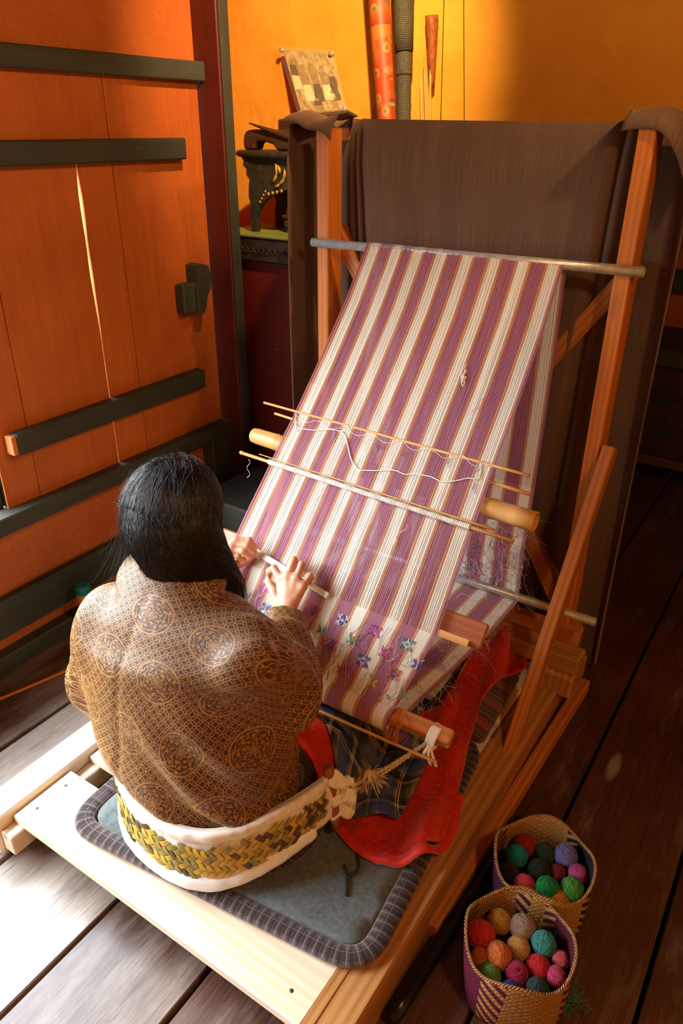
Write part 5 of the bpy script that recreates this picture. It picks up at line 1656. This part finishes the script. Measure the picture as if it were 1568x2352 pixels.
# wooden mould and spike on the stand
M_mould = wood_mat('dark_brown_mould', '#4a2e1a', '#2a180c', .5)
mo = thing('wooden_mould', 'rounded dark wooden mould lying on the carved stand', 'mould', (-1.85, 2.33, 1.525))
half = [(-1.950, 1.5262), (-1.952, 1.552), (-1.948, 1.575), (-1.935, 1.589), (-1.90, 1.593), (-1.80, 1.592), (-1.76, 1.594), (-1.70, 1.59), (-1.70, 1.5262), (-1.80, 1.5262), (-1.815, 1.545), (-1.85, 1.553), (-1.885, 1.552), (-1.897, 1.545), (-1.902, 1.5262)]
o = mesh('block', *extr(half, 2.30, 2.36), M_mould, mo); bv = o.modifiers.new('b', 'BEVEL'); bv.width = .012; bv.segments = 3; bv.limit_method = 'ANGLE'
sp_ = stick('wooden_spike', (-1.905, 2.285, 1.612), (-1.70, 2.31, 1.556), .013, M_mould, None, 8, taper=(.15, 1.25))
tag(sp_, 'pointed dark wooden spike leaning across the mould', 'spike')
bx = thing('small_box', 'small dark box with a brown lid under the carved stand', 'box', (-1.72, 2.36, ZC))
slab('box_body', (-1.795, 2.315, ZC + .012), (-1.62, 2.40, 1.300), M_carv2, bx, .012)
slab('box_lid', (-1.797, 2.313, 1.3005), (-1.618, 2.402, 1.314), M_mould, bx, .005)
for px in (-1.785, -1.64):
    for py in (2.325, 2.38): slab('foot', (px, py, ZC), (px + .012, py + .012, ZC + .0125), M_carv2, bx, .001, 'z')
slab_ = slab('dark_plinth', (-1.90, 2.44, 1.5262), (-1.50, 2.535, 1.626), M_mould, None, .006)
tag(slab_, 'dark wooden block behind the mould, carrying the photograph', 'block')
# sepia group photograph in a clear mount
ph_ = thing('mounted_photograph', 'sepia group photograph in a clear mount leaning on the yellow wall', 'photograph', (-1.73, 2.5, 1.63))
TL, TR, BR, BL = Vector((-1.979, 2.568, 1.862)), Vector((-1.729, 2.568, 1.836)), Vector((-1.629, 2.503, 1.648)), Vector((-1.837, 2.503, 1.630))
_c4 = (TL + TR + BR + BL) / 4; _nn = (TR - BL).cross(TL - BR).normalized()
TL, TR, BR, BL = (q - _nn * (q - _c4).dot(_nn) for q in (TL, TR, BR, BL))
ex = ((TR - TL) + (BR - BL)).normalized(); ez = ((TL - BL) + (TR - BR)); ez = (ez - ex * ez.dot(ex)).normalized(); en = _nn.copy()
def pq(u, v, o): return TL.lerp(TR, u).lerp(BL.lerp(BR, u), 1 - v) + en * 0 - en * (-o)
if en.y > 0: en = -en
def pq(u, v, o): return BL.lerp(BR, u).lerp(TL.lerp(TR, u), v) + en * o
def plate(name, u0, u1, v0, v1, o0, o1, mat, parent):
    V = [pq(u, v, o) for o in (o0, o1) for (u, v) in ((u0, v0), (u1, v0), (u1, v1), (u0, v1))]
    F = [(0, 1, 2, 3), (7, 6, 5, 4)] + [(i, i + 4, (i + 1) % 4 + 4, (i + 1) % 4) for i in range(4)]
    return mesh(name, V, F, mat, parent)
def photo_mat():
    g = G('sepia_print', .5)
    s = g.coord('UV')
    n = g.noise(s, 9, 5, .65); v = g.noise(g.map(s, (3, 1.2, 1)), 4, 4, .7)
    g.color(g.ramp(g.math('ADD', g.math('MULTIPLY', n, .5), g.math('MULTIPLY', v, .5)), [(.32, '#6e5a34'), (.48, '#a89058'), (.62, '#d0bc84')]))
    return g.m
M_print = photo_mat(); M_sep1 = plain_mat('sepia_dark', '#4e3c22', '#6e5832', .6, 60, .1); M_sep2 = plain_mat('sepia_mid', '#8a7446', '#a48e5c', .6, 60, .1); M_sep3 = plain_mat('sepia_pale', '#d8c898', '#eadcb0', .6, 60, .1)
M_clear = G('clear_acrylic', .05); M_clear.b.inputs['Alpha'].default_value = .03; M_clear.b.inputs['Base Color'].default_value = (.9, .9, .85, 1); M_clear = M_clear.m
V = [pq(u, v, .004) for (u, v) in ((.06, .05), (.94, .05), (.94, .97), (.06, .97))]
pr = plate('backing', .05, .95, .04, .98, -.008, .002, plain_mat('pale_backing', '#b89a50', '#c8aa60', .6, 40, .1), ph_)
pr2 = mesh('print', V, [(0, 1, 2, 3)], M_print, ph_, uv=[(0, 0), (1, 0), (1, 1), (0, 1)])
def fig(u, v, w, h, m1, m2):
    V = []; F = []
    def blob(cu, cv, ru, rv, k=12):
        b = len(V); V.extend(pq(cu + ru * math.cos(2 * PI * i / k), cv + rv * math.sin(2 * PI * i / k), .0046) for i in range(k)); F.append(tuple(range(b, b + k)))
    def quad(p): b = len(V); V.extend(pq(a, c, .0044) for a, c in p); F.append(tuple(range(b, b + len(p))))
    quad([(u - w * .5, v), (u + w * .5, v), (u + w * .36, v + h * .45), (u - w * .36, v + h * .45)]); k1 = len(F)
    quad([(u - w * .46, v + h * .43), (u + w * .46, v + h * .43), (u + w * .34, v + h * .78), (u - w * .34, v + h * .78)])
    blob(u, v + h * .88, w * .24, h * .095); k2 = len(F)
    mesh('printed_figure', V, F, None, pr2, mats=[m1, m2, M_sep2], fmat=[0] * k1 + [1] * (k2 - k1 - 1) + [2])
for a in [(.16, .40, .17, .46, M_sep3, M_sep1), (.33, .22, .20, .56, M_sep3, M_sep2), (.52, .20, .19, .60, M_sep1, M_sep2), (.70, .22, .18, .56, M_sep3, M_sep2), (.85, .20, .16, .50, M_sep1, M_sep1), (.78, .08, .12, .30, M_sep2, M_sep3), (.45, .06, .2, .2, M_sep2, M_sep1)]: fig(*a)
plate('acrylic_sheet', -.01, 1.01, -.01, 1.02, .0065, .0095, M_clear, ph_)
for (u, v) in ((.045, .955), (.955, .955), (.045, .045), (.955, .045)):
    c = pq(u, v, -.004); Mx = Matrix.Translation(c) @ en.to_track_quat('Z', 'Y').to_matrix().to_4x4()
    lathe('screw', [(.004, 0), (.004, .014), (.0085, .0145), (.0085, .0185), (.006, .020)], M_steel, ph_, M=Mx, segs=14)

# leaning tubes, quiver and arrows
def ttube_mat():
    g = G('painted_tube', .5)
    s = g.sep(g.coord('Object')); co = g.coord('Object')
    bands_ = g.math('FRACT', g.math('MULTIPLY', s[0], 3.1))
    c = g.ramp(bands_, [(0, '#9a2e12'), (.12, '#c0551c'), (.24, '#3f5a3a'), (.27, '#c89030'), (.30, '#3c4a40'), (.34, '#b8481a'), (.6, '#a03a16'), (.85, '#c06a24')])
    fl = g.ramp(g.voro(g.map(co, (1, 1, 1)), 22), [(.18, '#4a6a40'), (.32, '#d08a40'), (.42, '#a83c18')])
    m = g.ramp(g.noise(co, 14, 2, .5), [(.48, 0.0), (.56, 1.0)])
    g.color(g.mix(g.math('MULTIPLY', m, .75), c, fl))
    return g.m
def dtube_mat():
    g = G('dark_woven_tube', .8)
    co = g.coord('Object'); n = g.noise(g.map(co, (60, 200, 200)), 1, 2, .6); b = g.wave(co, 60, 1.0, 2, 'X')
    g.color(g.ramp(g.math('ADD', g.math('MULTIPLY', n, .6), g.math('MULTIPLY', b, .4)), [(.3, '#2c2a20'), (.7, '#5a563e')])); g.bump(b, .5, .003)
    return g.m
o = stick('painted_tube', (-1.397, 2.456, 1.262), (-1.585, 2.545, 2.35), .031, ttube_mat(), None, 18, taper=(.95, 1.25)); tag(o, 'painted red tube with flowers leaning on the yellow wall', 'tube')
M_dt = dtube_mat()
dk = thing('woven_tube', 'tall dark woven tube leaning beside the painted tube', 'tube', (-1.345, 2.43, 1.2525))
stick('lower_sleeve', (-1.345, 2.43, 1.2525), (-1.405, 2.49, 1.83), .023, M_dt, dk, 16, taper=(.9, 1.1)); stick('upper_sleeve', (-1.404, 2.489, 1.82), (-1.462, 2.54, 2.35), .030, M_dt, dk, 16, taper=(1.0, 1.5))
lathe('collar', [(.0265, 0), (.028, .006), (.0265, .012)], M_dt, dk, M=frame((-1.3965, 2.4815, 1.752), (-1.405, 2.49, 1.83))[0] @ Matrix.Rotation(PI / 2, 4, 'Y'), segs=16)
q_ = stick('quiver', (-1.338, 2.572, 1.72), (-1.352, 2.572, 1.925), .0125, plain_mat('red_brown_leather', '#6a3414', '#a05a24', .5, 60, .5, .003), None, 14, taper=(.7, 1.75)); tag(q_, 'small brown leather quiver hanging on the yellow wall', 'quiver')
for i, (x0, x1, y0, z1) in enumerate([(-1.262, -1.37, 2.47, 1.81), (-1.275, -1.345, 2.50, 1.79), (-1.292, -1.378, 2.48, 1.75), (-1.300, -1.36, 2.52, 1.72)]):
    o = stick('bamboo_arrow', (x0, y0, 1.2525), (x1, 2.566, z1), .0038, M_bamboo, None, 6); tag(o, ['longest pale bamboo arrow shaft, right of those under the quiver', 'second longest pale arrow shaft under the quiver', 'pale arrow shaft second from the dark woven tube', 'shortest pale arrow shaft under the quiver'][i], 'arrow', 'arrow shafts under the quiver')
for i, (x0, x1) in enumerate([(-1.325, -1.300), (-1.265, -1.205)]):
    o = tube('wall_string', [(x0, 2.588, 2.2), (x0 + .3 * (x1 - x0), 2.586, 1.95), (x1, 2.588, 1.5)], .0012, M_mould, None, 5); tag(o, ['thin dark string on the yellow wall nearest the quiver', 'thin dark string on the yellow wall, right one of two'][i], 'string')

# ================================================================== LEFT CORNER, FLOOR THINGS
jr = thing('plastic_jar', 'yellow plastic jar with a teal lid by the left wall', 'jar', (-1.925, 1.30, 0))
lathe('jar_body', [(.022, 0), (.025, .004), (.025, .165), (.022, .170)], plain_mat('yellow_plastic', '#b89028', '#c8a038', .4, 20, .05), jr, (-1.925, 1.30, 0), 22)
lathe('lid', [(.0265, .168), (.0270, .172), (.0270, .196), (.0255, .199), (.018, .1995)], plain_mat('teal_plastic', '#0a6a78', '#10808e', .4, 20, .05), jr, (-1.925, 1.30, 0), 22)
o = tube('orange_cable', catmull([(-1.99, .55, .006), (-1.93, .74, .006), (-1.872, .906, .006), (-1.814, 1.098, .006), (-1.76, 1.30, .006), (-1.73, 1.6, .006)], 30), .0055, plain_mat('orange_cable', '#c86a1c', '#d87a26', .5, 30, .05), None, 8); tag(o, 'orange cable lying along the floor at the left wall', 'cable')
db = thing('storage_chest', 'dark slate painted storage chest behind the left side of the warp', 'chest', (-1.64, 1.97, 0))
slab('chest_body', (-1.82, 1.80, 0), (-1.505, 2.13, .335), M_black, db, .008); slab('chest_lid', (-1.83, 1.79, .3355), (-1.498, 2.135, .368), M_black, db, .008)
o = beam('floor_timber', (-.3975, .968, .0245), (-.366, 1.972, .0245), .034, .047, M_oak, None, bev=.004); tag(o, 'loose square timber lying on the floor beside the loom', 'timber')
o = stick('black_pipe', (-.378, .760, .019), (-.343, 1.36, .019), .0185, plain_mat('black_gloss', '#0a0a09', '#141412', .28, 40, .1), None, 18, n=12); tag(o, 'glossy black pipe lying on the floor between loom and baskets', 'pipe')
o = stick('thin_stick', (-.338, 1.445, .004), (-.340, 1.36, .004), .0038, M_mould, None, 8); tag(o, 'short dark stick on the floor behind the rear basket', 'stick')

# ---- baskets
def basket_mat(name, c_straw, c_dark, c_dark2, rot):
    g = G(name, .7, spec=.25)
    uv = g.coord('UV'); s = g.sep(uv)
    U, Vv = s[0], s[1]
    # twill: splints in two directions
    a = g.math('FRACT', g.math('ADD', g.math('MULTIPLY', U, 46.0), g.math('MULTIPLY', Vv, 11.0)))
    b = g.math('FRACT', g.math('SUBTRACT', g.math('MULTIPLY', U, 46.0), g.math('MULTIPLY', Vv, 11.0)))
    wv_ = g.math('MAXIMUM', g.math('ABSOLUTE', g.math('SUBTRACT', a, .5)), g.math('ABSOLUTE', g.math('SUBTRACT', b, .5)))
    u2 = g.math('FRACT', g.math('ADD', U, rot))
    zig = g.math('GREATER_THAN', g.math('FRACT', g.math('ADD', g.math('MULTIPLY', U, 23.0), g.math('MULTIPLY', Vv, 5.5))), .52)
    straw = g.ramp(g.noise(g.map(uv, (120, 14, 1)), 1, 2, .6), [(.3, c_straw), (.7, '#b98c50')])
    zone = g.ramp(u2, [(0, 0.0), (.20, .5), (.30, 1.0), (.46, .5), (.54, 0.0), (.70, .5), (.78, 1.0), (.94, .5), (.985, 0.0)], 'CONSTANT')
    m_full = g.math('GREATER_THAN', zone, .75); m_zig = g.math('MULTIPLY', g.math('MULTIPLY', g.math('GREATER_THAN', zone, .25), g.math('LESS_THAN', zone, .75)), zig)
    dk_ = g.mix(g.math('GREATER_THAN', u2, .6), c_dark, c_dark2)
    c = g.mix(g.math('MAXIMUM', m_full, m_zig), straw, dk_)
    g.color(g.mix(g.math('MULTIPLY', g.ramp(wv_, [(.36, 0.0), (.5, 1.0)]), .55), c, '#1a0c06'))
    g.bump(g.math('SUBTRACT', 1.0, wv_), .7, .0025)
    return g.m
def sq(a, p): c, s = math.cos(a), math.sin(a); return math.copysign(abs(c) ** p, c), math.copysign(abs(s) ** p, s)
def basket(loc, rot, mat, label, hgt=.145, R=.110):
    t = thing('yarn_basket', label, 'basket', (loc[0], loc[1], 0), 'woven baskets of yarn')
    S = 72; rows = 12; V = []; F = []; UV = []
    def pt(a, h, off):
        p = .62 + .30 * h; r = (.089 + (R - .089) * h ** .8) - off
        x, y = sq(a, p); r2 = r * (1.0 + .10 * (1 - h))
        x *= r2; y *= r2; c, s = math.cos(rot), math.sin(rot)
        zz = h * (hgt + .012 * math.cos(4 * a + .6) * h) + .002
        return (loc[0] + x * c - y * s, loc[1] + x * s + y * c, zz)
    for side in (0, 1):
        for j in range(rows + 1):
            for k in range(S + 1):
                V.append(pt(2 * PI * k / S, j / rows, .0035 * side)); UV.append((k / S, j / rows))
    W = S + 1; m = W * (rows + 1)
    for j in range(rows):
        for k in range(S):
            a = j * W + k; F.append((a, a + 1, a + 1 + W, a + W)); b = m + a; F.append((b, b + W, b + 1 + W, b + 1))
    for k in range(S): a = rows * W + k; F.append((a, a + 1, m + a + 1, m + a)); F.append((k + 1, k, m + k, m + k + 1))
    F.append(tuple(m + k for k in range(S))); F.append(tuple(range(S - 1, -1, -1)))
    mesh('basket_wall', V, F, mat, t, True, uv=UV)
    rim_ = []
    for ph in (0, PI):
        pts = []
        for k in range(433):
            a = 2 * PI * k / 432; c_ = Vector(pt(a, 1.0, .0018)); ctr = Vector((loc[0], loc[1], c_.z)); o_ = (c_ - ctr).normalized(); w = a * 54 + ph
            pts.append(c_ + o_ * (.0022 * math.cos(w)) + Vector((0, 0, .0022 * math.sin(w))))
        rim_.append(tube_geo(pts, .0019, 4))
    mesh('braided_rim', *join_geo(rim_), M_brim, t, True)
    return t
M_brim = wood_mat('straw_rim', '#b08650', '#8a6234', .6)
basket((-.208, .978), .45, basket_mat('purple_basket_weave', '#96663a', '#5a142c', '#521428', .83), 'straw and purple woven basket of yarn balls, nearer the camera')
basket((-.232, 1.186), .40, basket_mat('green_basket_weave', '#a07c44', '#451434', '#1c2226', .83), 'straw and dark green woven basket of yarn balls, farther back')

# ---- yarn balls: wound thread modelled on the surface
def ball_mesh(seed):
    rb = random.Random(seed); parts = []
    # core
    bm = bmesh.new(); bmesh.ops.create_uvsphere(bm, u_segments=20, v_segments=14, radius=.975)
    V = [tuple(v.co) for v in bm.verts]; F = [tuple(v.index for v in f.verts) for f in bm.faces]; bm.free()
    parts.append((V, F))
    for i in range(30):
        ax = Vector((rb.gauss(0, 1), rb.gauss(0, 1), rb.gauss(0, 1))).normalized()
        q = ax.to_track_quat('Z', 'Y'); off = rb.uniform(-.55, .55)
        for j in range(4):
            o2 = off + j * .045; r = math.sqrt(max(.05, 1 - o2 * o2)) * (1.0 + .012 * j % 3); pts = []
            for k in range(19):
                a = 2 * PI * k / 18; pts.append(q @ Vector((r * math.cos(a), r * math.sin(a), o2 + .04 * math.sin(a + i))))
            parts.append(tube_geo(pts, .030, 3, False))
    for i in range(7):      # flyaway ends
        d = Vector((rb.gauss(0, 1), rb.gauss(0, 1), abs(rb.gauss(0, 1)))).normalized(); s = Vector((rb.gauss(0, 1), rb.gauss(0, 1), rb.gauss(0, 1))).normalized()
        parts.append(tube_geo(catmull([d * .95, d * 1.15 + s * .15, d * 1.2 + s * .5], 6), .012, 3))
    V, F = join_geo(parts)
    me = bpy.data.meshes.new('yarn_ball'); me.from_pydata([tuple(v) for v in V], [], F); me.polygons.foreach_set('use_smooth', np.ones(len(me.polygons), dtype=bool)); me.update()
    return me
BALLS = [ball_mesh(s) for s in (1, 2, 3, 4)]
for b_ in BALLS: b_.materials.append(None)
YM = {}
def yarn(c):
    if c not in YM:
        g = G('wool_' + c.strip('#'), .8, sheen=.1, spec=.2); r = g.rand(); n = g.noise(g.coord('Object'), 3.5, 3, .6)
        base = col(c); dk = tuple(x * .75 for x in base[:3]) + (1,)
        g.color(g.mix(g.ramp(n, [(.3, 0.0), (.7, 1.0)]), dk, base)); g.bump(g.noise(g.coord('Object'), 26, 2, .5), .4, .05)
        YM[c] = g.m
    return YM[c]
_bi = 0
def ball(x, y, z, r, c, label, group=None):
    global _bi
    o = bpy.data.objects.new('yarn_ball', BALLS[_bi % 4]); COL.objects.link(o)
    rb = random.Random(_bi + 50); _bi += 1
    Mx = Matrix.Translation((x, y, z)) @ Matrix.Rotation(rb.uniform(0, 6), 4, 'Z') @ Matrix.Rotation(rb.uniform(0, 3), 4, 'X') @ Matrix.Diagonal((r, r * rb.uniform(.94, 1.04), r * rb.uniform(.92, 1.02), 1))
    _place(o, None, Mx)
    o.material_slots[0].link = 'OBJECT'; o.material_slots[0].material = yarn(c)
    tag(o, label, 'yarn ball', group or 'balls of yarn in the baskets')
FB = [(-.284, .966, .030, '#d8301a', 'large bright red-orange yarn ball in the nearer basket'), (-.264, 1.020, .025, '#c98c2e', 'golden yellow yarn ball at the back of the nearer basket'), (-.217, 1.030, .0256, '#a88a78', 'beige grey yarn ball at the back of the nearer basket'), (-.209, .988, .0233, '#d09a4e', 'tan yarn ball in the middle of the nearer basket'),
      (-.168, 1.020, .0251, '#3f8f86', 'teal yarn ball in the nearer basket'), (-.266, .926, .0195, '#d8701c', 'small orange yarn ball at the left rim of the nearer basket'), (-.236, .945, .0266, '#e07a3c', 'salmon orange yarn ball in the nearer basket'), (-.237, .902, .0235, '#6a8f3a', 'leaf green yarn ball in the nearer basket'),
      (-.193, .937, .0226, '#a81848', 'crimson yarn ball in the nearer basket'), (-.161, .974, .0228, '#c8202a', 'pure red yarn ball in the nearer basket'), (-.128, 1.012, .0177, '#d05a5a', 'coral pink yarn ball at the right rim of the nearer basket'), (-.125, .974, .020, '#c0406a', 'rose pink yarn ball at the right rim of the nearer basket'),
      (-.190, .898, .0188, '#1c3a8c', 'dark blue yarn ball at the front of the nearer basket'), (-.146, .930, .0222, '#2c3e42', 'dark slate yarn ball at the front of the nearer basket')]
BB = [(-.289, 1.232, .0245, '#a81c1c', 'red yarn ball at the back of the farther basket'), (-.240, 1.236, .0242, '#1e3a1c', 'dark green yarn ball at the back of the farther basket'), (-.198, 1.250, .0262, '#7a72b8', 'lavender yarn ball in the farther basket'), (-.292, 1.187, .0251, '#0f8a86', 'turquoise yarn ball in the farther basket'),
      (-.293, 1.144, .0197, '#2c1230', 'dark purple yarn ball in the farther basket'), (-.238, 1.184, .0247, '#222a1c', 'blackish green yarn ball in the middle of the farther basket'), (-.201, 1.205, .0177, '#7a1418', 'dark red yarn ball in the farther basket'), (-.160, 1.224, .0226, '#c0508a', 'bright pink yarn ball in the farther basket'),
      (-.252, 1.132, .0232, '#d03a4a', 'coral red yarn ball at the front of the farther basket'), (-.204, 1.144, .0269, '#128a3c', 'emerald green yarn ball in the farther basket'), (-.158, 1.172, .0279, '#4f9a3e', 'grass green yarn ball in the farther basket'), (-.176, 1.134, .0236, '#e08a1c', 'orange yarn ball at the front rim of the farther basket')]
for (x, y, r, c, lb) in FB: ball(x, y, .105 + (.004 if r > .025 else -.004), r, c, lb)
for (x, y, r, c, lb) in BB: ball(x, y, .105 + (.004 if r > .025 else -.004), r, c, lb)
low = [('#8a2a1c', 'brick red'), ('#2c3a5c', 'navy blue'), ('#7a5a2c', 'mustard brown'), ('#4a2a3a', 'plum'), ('#2a4a34', 'bottle green')]
for (bx_, by_, nm) in ((-.208, .978, 'nearer'), (-.232, 1.186, 'farther')):
    for k, (dx, dy) in enumerate([(-.038, -.038), (.038, -.038), (0, 0), (-.038, .038), (.038, .038)]):
        c, s = math.cos(.45), math.sin(.45)
        ball(bx_ + dx * c - dy * s, by_ + dx * s + dy * c, .036, .029, low[k][0], '%s yarn ball buried deep in the %s basket' % (low[k][1], nm), 'buried yarn balls in the %s basket' % nm)
# green fluff on the floor
parts = []; rk = random.Random(8)
for i in range(60):
    b = Vector((-.088 + rk.gauss(0, .012), 1.010 + rk.gauss(0, .014), .002)); p = [b]
    for k in range(3): b = b + Vector((rk.uniform(-.012, .012), rk.uniform(-.012, .012), rk.uniform(-.004, .008))); b.z = max(b.z, .001); p.append(b)
    parts.append(tube_geo(catmull(p, 6), .0005, 3))
o = mesh('yarn_fluff', *join_geo(parts), STITCH['g'], None, True); tag(o, 'tuft of green yarn fluff on the floor beside the nearer basket', 'fluff')
